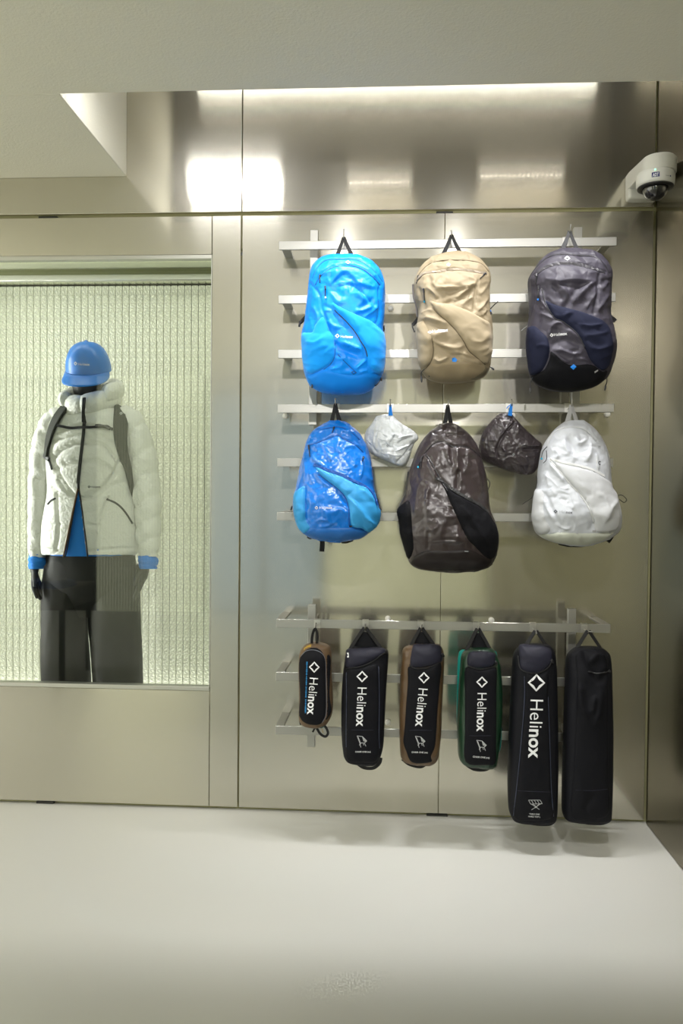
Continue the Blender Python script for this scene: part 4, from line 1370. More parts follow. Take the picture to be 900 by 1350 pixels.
ff = feats(c, [('g', [(180, 370), (240, 262), (330, 226), (430, 226), (500, 260), (560, 330)], 1.6, 3),
               ('k', [(330, 280), (320, 360), (360, 450)], 5, 7), ('k', [(400, 290), (430, 350), (500, 310)], 4, 7), ('k', [(520, 320), (510, 430), (470, 500)], 5, 7), ('g', [(360, 320), (390, 430)], 5, 5), ('k', [(230, 380), (270, 440), (240, 480)], 5, 7), ('k', [(500, 300), (560, 360), (600, 380)], 4, 5), ('k', [(560, 420), (580, 560)], 4, 5),
               ('g', [(200, 460), (280, 560), (390, 690), (470, 780), (530, 880)], 2, 4), ('k', [(180, 480), (260, 570), (330, 670)], 4, 7), ('k', [(180, 560), (200, 700)], 6, 6),
               ('k', [(150, 760), (200, 880), (250, 960)], 5, 8), ('g', [(170, 740), (230, 880), (290, 1000)], 4, 6), ('k', [(250, 960), (300, 1000), (380, 1000)], 4, 8), ('k', [(270, 1020), (310, 1060)], 3, 6), ('g', [(530, 850), (540, 940), (520, 1010)], 3, 6), ('k', [(280, 770), (340, 800)], 6, -5), ('b', [(380, 850), (130, 160)], 0, 8)])
Ff = Bag('packable_backpack', 'white packable backpack with cream base and dark lettering', 'backpack',
         rows, -0.236, PF2, PACK_BACK2, 2.4, feats=ff, wr=[(0.004, 8, 61, 1.0, 2.4), (0.0018, 4, 62, -0.4, 2.0)], mat=m_f, group='packable backpacks on the fourth rail')
Ff.panel('mesh_sash', c([(245, 492), (330, 512), (430, 532), (540, 566), (620, 612), (680, 662), (718, 740), (740, 850), (742, 950), (730, 1000), (680, 1033), (562, 1033), (542, 960), (502, 860), (452, 770), (382, 690), (302, 600), (255, 532)]), m_f2, 0.003, 0.007, 6, feats=feats(c, [('k', [(600, 960), (660, 860), (720, 780)], 5, 6), ('k', [(560, 720), (620, 800), (640, 900)], 6, 5), ('g', [(640, 980), (700, 880)], 4, 5)]), wr=[(0.0013, 8, 65, 0.9, 2.5)])
Ff.panel('side_pocket', c([(88, 722), (122, 698), (160, 742), (152, 820), (170, 930), (208, 1018), (146, 1056), (96, 1026), (74, 950), (72, 850)]), m_f2, 0.003, 0.008, 5, wr=[(0.0022, 8, 66, 1.3, 2.2)])
Ff.panel('base_panel', c([(110, 1046), (200, 1048), (290, 1034), (400, 1042), (540, 1042), (680, 1038), (706, 1040), (656, 1080), (598, 1108), (536, 1128), (460, 1138), (400, 1138), (304, 1126), (218, 1108), (150, 1080)]), m_f3, 0.002, 0.003, 6)
Ff.line('seam', c([(180, 370), (240, 262), (330, 226), (430, 226), (500, 260), (560, 330)]), 0.0011, m_f4, 0.0003)
Ff.line('elastic_trim', c([(210, 470), (330, 504), (430, 524), (540, 558), (620, 603)]), 0.002, m_f4, 0.002, flat=(0.004, 0.0016))
Ff.line('zip', c([(205, 480), (280, 566), (382, 690), (460, 775), (520, 880), (540, 965)]), 0.002, m_f4, 0.0008)
Ff.line('print_strip', c([(568, 440), (566, 520), (576, 590)]), 0.001, m_f4, 0.0004)
logo(Ff, c, (247, 877), 30, None, 0, 0, M_PRINT_K)
w_h, w_n = text_tris('Heli', 0.0), text_tris('nox', 0.019)
pw_ = c([(276, 879)])[0]
hw = 48 / 5.87
Ff.decal('logo_print', place_word(w_h, pw_[0], pw_[1], hw, 0.04), M_PRINT_G)
Ff.decal('logo_print', place_word(w_n, pw_[0] + hw + 0.6, pw_[1] + 0.3, 50 / 5.87, 0.04), M_PRINT_K)
cx, cy = c([(588, 501)])[0]
ringp, ringf = [], []
for k in range(13):
    a = math.radians(40 + k * 280 / 12)
    for rr_ in (1.0, 0.62):
        ringp.append((cx + 1.9 * rr_ * math.cos(a), cy + 2.6 * rr_ * math.sin(a)))
for k in range(12):
    ringf.append((2 * k, 2 * k + 1, 2 * k + 3, 2 * k + 2))
Ff.decal('side_mark', (ringp, ringf), M_PRINT_K)
Ff.decal('care_tag', (c([(532, 1022), (558, 1022), (558, 1036), (532, 1036)]), [(0, 1, 2, 3)]), M_GREYTAG)
Ff.free_line('zip_cord', c([(182, 375), (150, 410), (135, 470)]), -0.30, 0.0013, M_CORD); Ff.free_line('zip_cord', c([(176, 405), (178, 470), (152, 502)]), -0.305, 0.0013, M_CORD); Ff.free_line('cord_end', c([(136, 462), (143, 474)]), -0.302, 0.003, M_TEAL)
Ff.free_line('toggle_cord', c([(728, 752), (765, 752), (796, 785), (775, 806), (738, 780)]), -0.23, 0.0013, M_CORD)
Ff.free_line('hip_strap', c([(680, 1040), (662, 1075), (640, 1106)]), -0.20, 0.004, M_WEB, flat=(0.013, 0.002)); Ff.free_line('back_edge', c([(270, 1128), (360, 1146), (470, 1144)]), -0.2, 0.003, M_WEB)
Ff.free_line('side_cord', c([(100, 600), (104, 650), (70, 760), (-10, 820)]), -0.24, 0.0009, M_CORD)
H = make_hook(HOOKPX[751], UP_T[3], 'steel rail hook carrying the white packable backpack')
Ff.handle(690 + 330 / 5.87, 690 + 415 / 5.87, 525 + 184 / 5.87, H, principled('grey_webbing', (0.30, 0.30, 0.30), rough=0.7), w=0.0085, wt=0.006)

# ================================================================== stuffed pouches
def blue_loop(bag, px0, px1, H):
    y = H.y
    a, b = at(px0[0], px0[1], y + 0.006), at(px1[0], px1[1], y + 0.006)
    parts = [tube_geo(smooth_path([a + Vector((0, 0, -0.006)), a.lerp(H, 0.5), H + Vector((-0.001, 0, 0.002))], 5), 0.001, 8, (0.0035, 0.001), (0.1, -1, 0)),
             tube_geo(smooth_path([b + Vector((0, 0, -0.006)), b.lerp(H, 0.5), H + Vector((0.001, 0, 0.002))], 5), 0.001, 8, (0.0035, 0.001), (-0.1, -1, 0))]
    V, F = join_geo(parts)
    fix_normals(link_mesh('hang_loop', V, F, M_BLUETAG, bag.root, smooth=False))


SG = 10.588
c = cv((475, 525), SG)
m_g = crinkle('white_pouch_nylon', (0.66, 0.69, 0.71), rough=0.42, coat=0.1, h1=0.011, s1=22, h2=0.002, s2=60, vary=0.02)
rows = cv_rows((475, 525), [(222, 385, 430), (234, 300, 446), (250, 235, 462), (300, 190, 505), (360, 150, 585), (430, 92, 695), (480, 68, 765), (530, 56, 802), (580, 54, 800), (630, 62, 752), (700, 82, 722), (770, 140, 704), (830, 262, 684), (880, 372, 662), (920, 480, 640), (945, 540, 615)], SG)
fg = feats(c, [('k', [(250, 260), (200, 450), (180, 700)], 2.0, 6), ('k', [(300, 300), (240, 500), (200, 740)], 1.6, 5), ('g', [(110, 600), (170, 680), (220, 760)], 2.0, 6), ('k', [(90, 570), (150, 640), (180, 740)], 1.6, 6),
               ('k', [(520, 560), (640, 530), (740, 520)], 1.6, 8), ('g', [(540, 620), (640, 570), (720, 540)], 2.4, 9), ('k', [(480, 750), (600, 680), (700, 640)], 2.0, 8), ('g', [(620, 780), (680, 690), (730, 640)], 1.6, 8), ('k', [(360, 760), (480, 800), (600, 790)], 2.0, 6), ('g', [(520, 880), (600, 800), (690, 720)], 1.4, 6), ('k', [(420, 300), (520, 400), (640, 470)], 3, 4)])
G = Bag('stuff_pouch', 'small white crumpled nylon pouch hanging between blue and brown packs', 'pouch', rows, -0.2, [(0, 0.012), (0.15, 0.032), (0.5, 0.042), (0.85, 0.036), (1, 0.016)], [(0, 0.008), (0.5, 0.02), (1, 0.008)], 2.1, feats=fg, wr=[(0.003, 5, 71, 1.0, 2.2), (0.002, 3, 72, 0.2, 2)], mat=m_g, group='stuff pouches')
dd = c([(376, 664)])[0]
G.decal('logo_mark', diamond(dd[0], dd[1], 3.6, 3.8, 0.3, 0.5), M_PRINT_G)
pp = c([(396, 624)])[0]
w = wordmark()
G.decal('logo_print', place_word(w, pp[0], pp[1], 14.0, math.radians(-58), w[2]), M_PRINT_G)
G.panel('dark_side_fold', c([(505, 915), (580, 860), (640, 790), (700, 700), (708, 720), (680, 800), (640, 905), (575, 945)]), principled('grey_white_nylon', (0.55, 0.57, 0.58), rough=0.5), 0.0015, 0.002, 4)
H = make_hook(((514.2, 534.5), (514.2, 527)), UP_T[3], 'steel rail hook carrying the small white pouch')
blue_loop(G, (513.2, 545.5), (516.2, 545.5), H)

SH = 9.474
c = cv((625, 525), SH)
m_h = crinkle('charcoal_pouch_nylon', (0.037, 0.029, 0.033), rough=0.38, coat=0.14, h1=0.010, s1=20, h2=0.0018, s2=55, vary=0.1)
rows = cv_rows((625, 525), [(188, 330, 450), (200, 300, 472), (232, 268, 492), (280, 216, 535), (340, 168, 588), (400, 122, 650), (460, 95, 718), (520, 74, 782), (570, 62, 840), (630, 54, 842), (690, 58, 832), (740, 80, 822), (790, 140, 812), (830, 215, 800), (880, 330, 785), (930, 490, 745), (955, 590, 690)], SH)
fh = feats(c, [('g', [(505, 300), (420, 390), (330, 520), (280, 640), (290, 730)], 1.8, 8), ('k', [(490, 280), (400, 380), (310, 500)], 2.0, 6), ('k', [(420, 400), (400, 470)], 2.0, 5), ('k', [(160, 450), (140, 560), (160, 680)], 2.4, 5), ('k', [(540, 300), (545, 400), (530, 470)], 2, 5), ('k', [(630, 600), (720, 590), (820, 590)], 2.4, 8), ('g', [(620, 640), (720, 640), (810, 640)], 2.4, 7), ('k', [(640, 720), (700, 740), (760, 740)], 2.4, 7), ('k', [(560, 640), (600, 590), (700, 570)], 2, 6), ('k', [(240, 640), (270, 720), (250, 800)], 2, 5), ('k', [(340, 600), (400, 680)], 2.4, 5), ('g', [(590, 860), (640, 950)], 2, 5)])
Hh = Bag('stuff_pouch', 'small charcoal crumpled nylon pouch hanging between brown and white packs', 'pouch', rows, -0.2, [(0, 0.012), (0.15, 0.032), (0.5, 0.042), (0.85, 0.036), (1, 0.016)], [(0, 0.008), (0.5, 0.02), (1, 0.008)], 2.1, feats=fh, wr=[(0.003, 5, 81, 1.2, 2.2), (0.002, 3, 82, 0.2, 2)], mat=m_h, group='stuff pouches')
dd = c([(490, 702)])[0]
Hh.decal('logo_mark', diamond(dd[0], dd[1], 3.6, 3.8, 0.3, 0.5), M_PRINT_G)
pp = c([(508, 662)])[0]
Hh.decal('logo_print', place_word(w, pp[0], pp[1], 13.5, math.radians(-58), w[2]), principled('faint_print', (0.10, 0.09, 0.10), rough=0.5))
H = make_hook(((674, 533.5), (674.2, 526.5)), UP_T[3], 'steel rail hook carrying the small charcoal pouch')
blue_loop(Hh, (670.5, 545.5), (673.5, 546), H)
Hh.free_line('cord', [(667.5, 538.5), (670.5, 535), (673, 534.5)], H.y, 0.0016, M_BLUETAG)

# ================================================================== long carry bags on the lower rack
m_blk = principled('black_polyester', (0.006, 0.0062, 0.0085), rough=0.65, spec=0.13, bump=0.0004, bump_scale=300)
m_blk2 = principled('black_side_polyester', (0.007, 0.0073, 0.010), rough=0.6, spec=0.15, bump=0.0004, bump_scale=300)
m_nav = principled('navy_black_flap', (0.014, 0.014, 0.025), rough=0.55, spec=0.22, bump=0.0004, bump_scale=300)
m_brn = crinkle('brown_side_nylon', (0.088, 0.050, 0.021), rough=0.45, coat=0.1, h1=0.006, s1=20, h2=0.002, s2=50)
m_grn = crinkle('dark_green_side_nylon', (0.003, 0.029, 0.011), rough=0.38, coat=0.2, h1=0.006, s1=20, h2=0.002, s2=50)
m_tea = principled('teal_lining', (0.0, 0.30, 0.26), rough=0.45)
m_pip = principled('slate_piping', (0.045, 0.055, 0.095), rough=0.5)
LOFR = [(0, 0.035), (0.04, 0.05), (0.15, 0.06), (0.9, 0.062), (0.97, 0.05), (1, 0.03)]
LOBK = [(0, 0.025), (0.08, 0.045), (0.92, 0.05), (1, 0.03)]
YL = -0.246


def stroke(p, q, w):
    dx, dy = q[0] - p[0], q[1] - p[1]
    L = math.hypot(dx, dy) or 1
    nx, ny = -dy / L * w / 2, dx / L * w / 2
    return [(p[0] + nx, p[1] + ny), (q[0] + nx, q[1] + ny), (q[0] - nx, q[1] - ny), (p[0] - nx, p[1] - ny)], [(0, 1, 2, 3)]


def chair_icon(cx, cy, s=1.0):
    """little folding chair drawing"""
    L = [((-7, -8), (0.5, -7)), ((-7, -8), (-3.4, 1.5)), ((0.5, -7), (6.5, -1)), ((-3.4, 1.5), (3.2, 1.8)), ((3.2, 1.8), (6.5, -1)), ((0.5, -7), (2.2, -0.4)), ((-5.6, -6.5), (-2.5, 1.2)),
         ((-3.4, 1.5), (-1.8, 8)), ((3.2, 1.8), (5.2, 6.4)), ((-3.8, 5.0), (-1.0, 1.6)), ((1.4, 1.8), (2.4, 5)), ((1.2, -5.5), (4.8, -0.6)), ((2.0, -4.4), (5.6, -0.4)), ((1.6, -3.0), (4.4, 0.4))]
    return merge_tris(*[stroke((cx + a[0] * s, cy + a[1] * s), (cx + b[0] * s, cy + b[1] * s), 0.62) for a, b in L])


def table_icon(cx, cy, s=1.0):
    L = [((-9, -7), (7, -7)), ((-9, -7), (-6, -1.5)), ((7, -7), (10, -2)), ((-6, -1.5), (10, -2)), ((-5, -7), (-2, -1.6)), ((-1, -7), (2, -1.6)), ((3, -7), (6, -1.8)), ((-5, -1.5), (6, 6)), ((8, -2), (-5, 6.5)), ((-3, -1.5), (3, 3)), ((6, -2), (0, 4))]
    return merge_tris(*[stroke((cx + a[0] * s, cy + a[1] * s), (cx + b[0] * s, cy + b[1] * s), 0.55) for a, b in L])


def long_bag(name, label, off, sc, rows, mat, flap, front, dia, word, loop, bottom, hook, hooklabel, pipes=(), seams=(), cord=None, icon=None, caption=(), feats_=(), wr=((0.0016, 8, 5, 1.4, 3),), group='long carry bags on the lower rail', front_mat=None, p=3.0, flap_mat=None, neck=None):
    c = cv(off, sc)
    b = Bag(name, label, 'carry bag', cv_rows(off, rows, sc), YL, LOFR, LOBK, p, feats=feats(c, feats_), wr=list(wr), mat=mat, group=group)
    if front:
        b.panel('front_panel', c(front), front_mat or m_blk, 0.0012, 0.003, 6, feats=feats(c, feats_), wr=[(0.0012, 9, 7, 1.4, 3)])
    if flap:
        b.panel('flap', c(flap), flap_mat or m_nav, 0.003, 0.008, 5, wr=[(0.002, 6, 9, 0.3, 2.2)])
    for q in pipes:
        b.line('piping', c(q), 0.0011, m_pip, 0.0003)
    for q in seams:
        b.line('seam', c(q), 0.0009, m_nav, 0.0003)
    if cord:
        b.line('draw_cord', c(cord), 0.0022, M_CORD, 0.0025)
        e = c([cord[-1]])[0]
        b.line('cord_lock', [(e[0] - 1.2, e[1] - 1.5), (e[0] + 0.8, e[1] + 1.8)], 0.0042, M_CORD, 0.004)
    if dia:
        d = c([dia[0]])[0]
        b.decal('logo_mark', diamond(d[0], d[1], dia[1] / sc, dia[2] / sc, 0.02, 0.24, 0.80), M_PRINT_W)
    if word:
        p0, p1 = c([word[0], word[1]])
        wm = wordmark()
        L = math.hypot(p1[0] - p0[0], p1[1] - p0[1])
        cap = word[2] / sc
        b.decal('logo_print', place_word(wm, p0[0], p0[1], L, math.atan2(p1[1] - p0[1], p1[0] - p0[0]), wm[2], cap / (0.72 * L / wm[2])), M_PRINT_W)
    if icon:
        q = c([icon[1]])[0]
        b.decal('picture_print', icon[0](q[0], q[1], icon[2]), principled('pale_print', (0.55, 0.56, 0.58), rough=0.6))
    for (txt, x0, x1, y, rot) in caption:
        q = c([(x0, y)])[0]
        b.decal('caption_print', place_word(text_tris(txt, 0.01), q[0], q[1], (x1 - x0) / sc, rot, None, 1.0), M_PRINT_W)
    # carrying loop over the hook
    ap = (off[0] + loop[0][0] / sc, off[1] + loop[0][1] / sc)
    Hk = make_hook((ap, (ap[0] + hook[0], ap[1] + hook[1])), LO_T[0], hooklabel, 0.058)
    parts = []
    for k, (q, sg) in enumerate(((loop[1], -1), (loop[2], 1))):
        u, v = c([q])[0]
        P0 = at(u, v + 2.5, YL + 0.0)
        Q = smooth_path([P0 + Vector((0, 0, -0.008)), P0, P0.lerp(Hk, 0.5) + Vector((sg * 0.003, 0, 0)), Hk + Vector((sg * 0.002, 0, 0.003))], 6)
        parts.append(tube_geo(Q, 0.002, 8, (0.0062, 0.0013), (0.5 * sg, -1, 0.1)))
    V, F = join_geo(parts)
    fix_normals(link_mesh('carry_loop', V, F, M_WEB, b.root, smooth=False))
    if neck:
        Bag('', None, None, cv_rows(off, neck, sc), YL + 0.02, [(0, 0.004), (1, 0.012)], [(0, 0.004), (1, 0.012)], 2.2, per=4, M=20, mat=m_blk2, root=b.root, body_name='neck')
    if bottom:
        b.free_line('bottom_loop', c(bottom), YL - 0.01, 0.002, M_WEB, flat=(0.0055, 0.0013))
    return b


J = long_bag('chair_bag', 'black folding chair carry bag with black sides and white chair print', (440, 815), 6.588,
             [(250, 175, 400), (258, 145, 428), (276, 118, 458), (305, 104, 474), (400, 90, 470), (500, 78, 462), (700, 67, 450), (900, 64, 440), (1050, 70, 434), (1130, 78, 424), (1200, 92, 404), (1236, 130, 388), (1262, 220, 360)], m_blk2,
             [(112, 432), (108, 310), (132, 270), (250, 262), (415, 262), (460, 296), (410, 330), (335, 372), (240, 412)],
             [(112, 455), (240, 430), (350, 395), (384, 430), (392, 700), (388, 1000), (394, 1130), (370, 1245), (250, 1255), (110, 1230), (104, 1000), (108, 700)],
             ((245, 507), 100, 100), ((247, 602), (236, 940), 84), ((270, 88), (135, 262), (415, 255)), [(188, 1248), (255, 1296), (340, 1302), (395, 1260), (408, 1212)],
             (0.5, -5), 'steel rail hook carrying the all black chair bag', pipes=([(108, 470), (110, 700), (106, 1000), (108, 1120)], [(388, 420), (394, 700), (390, 1000), (396, 1130)]),
             seams=([(112, 968), (250, 972), (388, 968)],), cord=[(112, 440), (240, 418), (340, 372), (400, 320), (450, 296)], icon=(chair_icon, (245, 1072), 0.95), caption=(('CHAIR ONE (re)', 184, 318, 1160, 0.0),), neck=[(120, 250, 296), (180, 205, 345), (262, 165, 405)])
J.decal('care_tag', (cv((440, 815), 6.588)([(114, 300), (128, 300), (130, 340), (116, 342)]), [(0, 1, 2, 3)]), M_PRINT_W)
K = long_bag('chair_bag', 'black folding chair carry bag with brown quilted sides', (515, 815), 6.588,
             [(226, 215, 410), (236, 160, 428), (254, 120, 442), (280, 102, 454), (335, 94, 462), (450, 85, 460), (600, 78, 452), (800, 72, 442), (1000, 74, 435), (1150, 80, 420), (1208, 94, 408), (1242, 140, 386), (1260, 200, 362)], m_brn,
             [(168, 410), (176, 300), (198, 236), (300, 228), (424, 242), (440, 310), (432, 378), (330, 420), (225, 432)],
             [(150, 420), (230, 440), (330, 430), (438, 385), (426, 600), (410, 800), (398, 1000), (385, 1120), (352, 1200), (352, 1252), (185, 1256), (128, 1150), (104, 1070), (116, 960), (130, 750), (145, 550)],
             ((287, 517), 98, 100), ((283, 612), (256, 942), 84), ((265, 92), (170, 236), (382, 232)), [(100, 1222), (160, 1268), (255, 1290), (312, 1262)],
             (0.5, -5), 'steel rail hook carrying the chair bag with brown sides', seams=([(112, 975), (250, 972), (395, 975)],), cord=[(165, 405), (225, 436), (330, 425), (430, 380), (445, 320)], icon=(chair_icon, (257, 1075), 0.95), caption=(('CHAIR ONE (re)', 180, 318, 1163, 0.02),), neck=[(120, 240, 292), (170, 205, 335), (240, 180, 375)])
L_ = long_bag('chair_bag', 'black folding chair carry bag with dark green sides and teal lining', (590, 815), 6.588,
              [(258, 220, 370), (268, 180, 392), (290, 140, 412), (330, 118, 430), (420, 110, 455), (600, 96, 470), (800, 86, 470), (950, 82, 462), (1100, 86, 448), (1190, 92, 436), (1240, 115, 426), (1272, 170, 420), (1288, 260, 405)], m_grn,
              [(170, 400), (168, 335), (198, 292), (300, 286), (400, 302), (415, 360), (395, 415), (300, 436), (205, 424)],
              [(150, 430), (280, 446), (400, 425), (428, 440), (426, 640), (426, 900), (422, 1100), (416, 1262), (330, 1280), (152, 1250), (146, 1000), (146, 700)],
              ((297, 555), 100, 100), ((300, 650), (295, 985), 84), ((262, 98), (155, 285), (380, 280)), [(148, 1262), (225, 1310), (320, 1316), (380, 1288)],
              (1.5, -4), 'steel rail hook carrying the chair bag with green sides', seams=([(150, 1018), (280, 1022), (424, 1018)],), cord=[(172, 405), (210, 432), (300, 442), (398, 420), (418, 390)], icon=(chair_icon, (295, 1110), 0.95), caption=(('CHAIR ONE (re)', 218, 362, 1202, 0.07),), neck=[(130, 238, 292), (200, 215, 345), (270, 195, 385)])
Bag('', None, None, cv_rows((590, 815), [(275, 120, 395), (300, 96, 425), (400, 84, 440), (600, 80, 455), (800, 76, 468), (950, 82, 470), (1060, 100, 466), (1140, 130, 456), (1180, 200, 430)], 6.588), YL + 0.032, [(0, 0.01), (1, 0.02)], [(0, 0.01), (1, 0.02)], 2.6, per=4, M=24, mat=m_tea, root=L_.root, body_name='lining')
Mb = long_bag('table_bag', 'tall black table carry bag with large white logo and table print', (660, 815), 4.82,
              [(166, 150, 280), (172, 124, 308), (192, 104, 326), (218, 86, 338), (262, 76, 346), (400, 68, 352), (700, 52, 358), (1000, 44, 358), (1180, 48, 355), (1246, 60, 352), (1282, 92, 344), (1298, 190, 325)], m_blk2,
              [(118, 250), (122, 176), (210, 172), (300, 186), (324, 218), (320, 290), (255, 340), (190, 350), (126, 322)],
              [(152, 350), (235, 362), (300, 340), (302, 500), (312, 800), (322, 1100), (334, 1262), (200, 1288), (84, 1268), (102, 1080), (130, 800), (152, 520)],
              ((226, 410), 112, 112), ((231, 518), (219, 890), 86), ((222, 86), (152, 176), (312, 205)), None, (0.8, 2.0), 'steel rail hook carrying the tall table bag with lettering',
              pipes=([(150, 370), (150, 520), (128, 800), (100, 1080), (80, 1255)], [(300, 500), (311, 800), (321, 1100), (335, 1260)]), seams=([(108, 1095), (210, 1102), (318, 1104)],), cord=[(112, 240), (126, 318), (200, 354), (285, 325), (322, 272)],
              icon=(table_icon, (217, 1188), 0.95), caption=(('TABLE ONE', 180, 246, 1243, 0.05), ('HARD TOP L', 174, 250, 1259, 0.05)))
Nb = long_bag('table_bag', 'plain tall black carry bag without lettering beside the side wall', (730, 815), 4.82,
              [(184, 150, 280), (190, 130, 308), (208, 106, 334), (234, 86, 350), (282, 76, 358), (400, 72, 362), (700, 62, 368), (1000, 54, 366), (1180, 52, 362), (1240, 56, 360), (1274, 80, 356), (1292, 180, 325)], m_blk2,
              None, [(140, 220), (240, 205), (330, 240), (345, 350), (345, 700), (350, 1000), (350, 1240), (230, 1280), (110, 1262), (118, 1000), (135, 700), (145, 400)],
              None, None, ((218, 86), (142, 186), (338, 250)), None, (7, 0.5), 'steel rail hook carrying the plain tall black bag',
              seams=([(138, 1092), (240, 1096), (338, 1086)],), cord=[(215, 340), (280, 350), (350, 335)],
              feats_=[('g', [(190, 220), (220, 300), (280, 395), (340, 340)], 4, 8), ('k', [(210, 300), (270, 230), (330, 250)], 4, 7), ('k', [(160, 400), (180, 560), (220, 640)], 4, 7), ('k', [(260, 480), (230, 620)], 5, 6), ('k', [(300, 430), (280, 600), (240, 700)], 5, 5), ('g', [(200, 1200), (240, 1130)], 5, 4)])
# ---------------------------------------------------------------- small rounded case
oi, si = (380, 810), 7.94
c = cv(oi, si)
m_mus = principled('mustard_nylon', (0.40, 0.25, 0.03), rough=0.5)
m_tan2 = principled('brown_tan_nylon', (0.12, 0.072, 0.034), rough=0.5)
I_ = Bag('gear_case', 'short rounded black gear case with brown back and blue side lettering', 'carry bag',
         cv_rows(oi, [(300, 235, 330), (308, 200, 380), (330, 162, 425), (375, 130, 446), (440, 114, 452), (600, 109, 452), (800, 114, 464), (950, 114, 468), (1040, 110, 456), (1100, 118, 430), (1145, 150, 396), (1168, 215, 340)], si), YL, LOFR, LOBK, 2.6,
         wr=[(0.001, 7, 91, 1.4, 3)], mat=m_tan2, group='long carry bags on the lower rail')
I_.panel('front_panel', c([(262, 345), (190, 368), (130, 430), (112, 520), (114, 700), (122, 850), (112, 1000), (118, 1070), (152, 1126), (220, 1156), (310, 1160), (368, 1120), (394, 1040), (395, 800), (390, 600), (388, 480), (360, 400), (315, 356)]), m_blk, 0.002, 0.005, 5, wr=[(0.001, 8, 92, 1.4, 3)])
I_.panel('side_panel', c([(398, 440), (425, 420), (446, 470), (440, 650), (436, 850), (455, 980), (440, 1050), (400, 1110), (380, 1110), (400, 1040), (402, 800), (396, 600)]), m_blk2, 0.0015, 0.003, 4)
I_.panel('top_patch', c([(140, 388), (178, 334), (236, 310), (244, 338), (186, 362), (146, 398)]), m_mus, 0.0015, 0.002, 4)
I_.line('piping', c([(130, 440), (185, 385), (260, 372), (340, 400), (385, 480), (394, 700), (398, 900), (392, 1050), (350, 1135)]), 0.0012, principled('grey_piping', (0.16, 0.17, 0.2), rough=0.4), 0.0005)
d = c([(271, 552)])[0]
I_.decal('logo_mark', diamond(d[0], d[1], 112 / si, 118 / si, 0.02, 0.24, 0.80), M_PRINT_W)
p0, p1 = c([(270, 665), (243, 1050)])
wm = wordmark()
Lw = math.hypot(p1[0] - p0[0], p1[1] - p0[1])
I_.decal('logo_print', place_word(wm, p0[0], p0[1], Lw, math.atan2(p1[1] - p0[1], p1[0] - p0[0]), wm[2], (92 / si) / (0.72 * Lw / wm[2])), M_PRINT_W)
m_bl = principled('blue_print', (0.01, 0.19, 0.45), rough=0.6)
rs_ = random.Random(3)
ts = []
for (ya, yb) in ((496, 632), (642, 742), (756, 876), (888, 1040)):
    y = ya
    while y < yb - 6:                      # the line of lettering is too small to read: one short stroke per letter
        q = y + rs_.uniform(8, 12)
        xx = 195 - (y - 495) * 0.031
        ts.append(stroke(c([(xx, y)])[0], c([(xx - 0.3, min(q, yb))])[0], rs_.choice((1.1, 1.5, 1.9))))
        y = q + 3
I_.decal('side_print', merge_tris(*ts), m_bl)
Hk = make_hook(((416, 826.5), (416.5, 822)), LO_T[0], 'steel rail hook carrying the short rounded gear case', 0.058)
lp = [at(*c([q])[0], YL - 0.004) for q in ((248, 345), (246, 270), (256, 200), (280, 152), (302, 200), (302, 270), (292, 340))]
V, F = tube_geo(smooth_path(lp, 6), 0.002, 8, (0.0045, 0.0012), (0.2, -1, 0))
fix_normals(link_mesh('carry_loop', V, F, M_WEB, I_.root, smooth=False))
I_.free_line('bottom_loop', c([(282, 1160), (330, 1245), (385, 1278), (414, 1245), (400, 1195), (372, 1160)]), YL - 0.02, 0.003, M_WEB, flat=(0.0042, 0.0013))
I_.free_line('strap_end', c([(300, 1165), (275, 1195), (254, 1232)]), YL - 0.02, 0.002, M_WEB, flat=(0.003, 0.0012))
I_.free_line('strap_end', c([(122, 1080), (128, 1120), (134, 1155)]), YL - 0.0, 0.002, M_WEB, flat=(0.0045, 0.0013))
I_.free_line('cord', c([(345, 1180), (356, 1215), (366, 1240)]), YL - 0.015, 0.001, m_mus)
I_.free_line('side_tag', c([(310, 1170), (345, 1178), (372, 1162)]), YL - 0.022, 0.003, principled('dark_teal_tag', (0.0, 0.09, 0.10), rough=0.5), flat=(0.004, 0.001))

# ================================================================== security camera
m_cam = principled('white_camera_plastic', (0.66, 0.66, 0.62), rough=0.35)
m_dome = principled('smoked_dome', (0.01, 0.01, 0.012), rough=0.05, spec=0.8, coat=0.6, coat_rough=0.03)
m_cblk = principled('black_camera_ring', (0.012, 0.012, 0.012), rough=0.4)
CX, CY = 0.884, -0.25
sc_ = empty('security_camera', (CX, 0, 2.24), 'white dome security camera on a wall bracket beside the corner', 'camera')
bm = bmesh.new()
for x in (0.846, 0.952):
    for y in (-0.001, -0.052):
        for z in (2.266, 2.366):
            bm.verts.new((x, y, z))
bmesh.ops.convex_hull(bm, input=bm.verts)
bmesh.ops.bevel(bm, geom=list(bm.edges), offset=0.008, segments=3, profile=0.5, affect='EDGES')
link_bm('wall_box', bm, m_cam, sc_, smooth=True)
bm = bmesh.new()
for x in (0.848, 0.950):
    for y in (-0.001, -0.05):
        for z in (2.31, 2.362):
            bm.verts.new((x, y, z))
ZD = -0.022
for k in range(40):
    a = 2 * math.pi * k / 40
    for z, r in ((2.296, 0.0555), (2.340, 0.0555), (2.346, 0.050)):
        bm.verts.new((CX + r * math.cos(a), CY + r * math.sin(a), z + ZD))
bmesh.ops.convex_hull(bm, input=bm.verts)
link_bm('arm', bm, m_cam, sc_, smooth=False)
cx2 = CX - 0.010
V, F = lathe([(0.052, 2.297), (0.0595, 2.294), (0.0615, 2.286), (0.0605, 2.258), (0.057, 2.250), (0.050, 2.250)], 48, 'Z', (cx2, CY, ZD))
fix_normals(link_mesh('housing', V, F, m_cam, sc_))
V, F = lathe([(0.0575, 2.2502), (0.0565, 2.246), (0.044, 2.245), (0.040, 2.2475)], 48, 'Z', (cx2, CY, ZD))
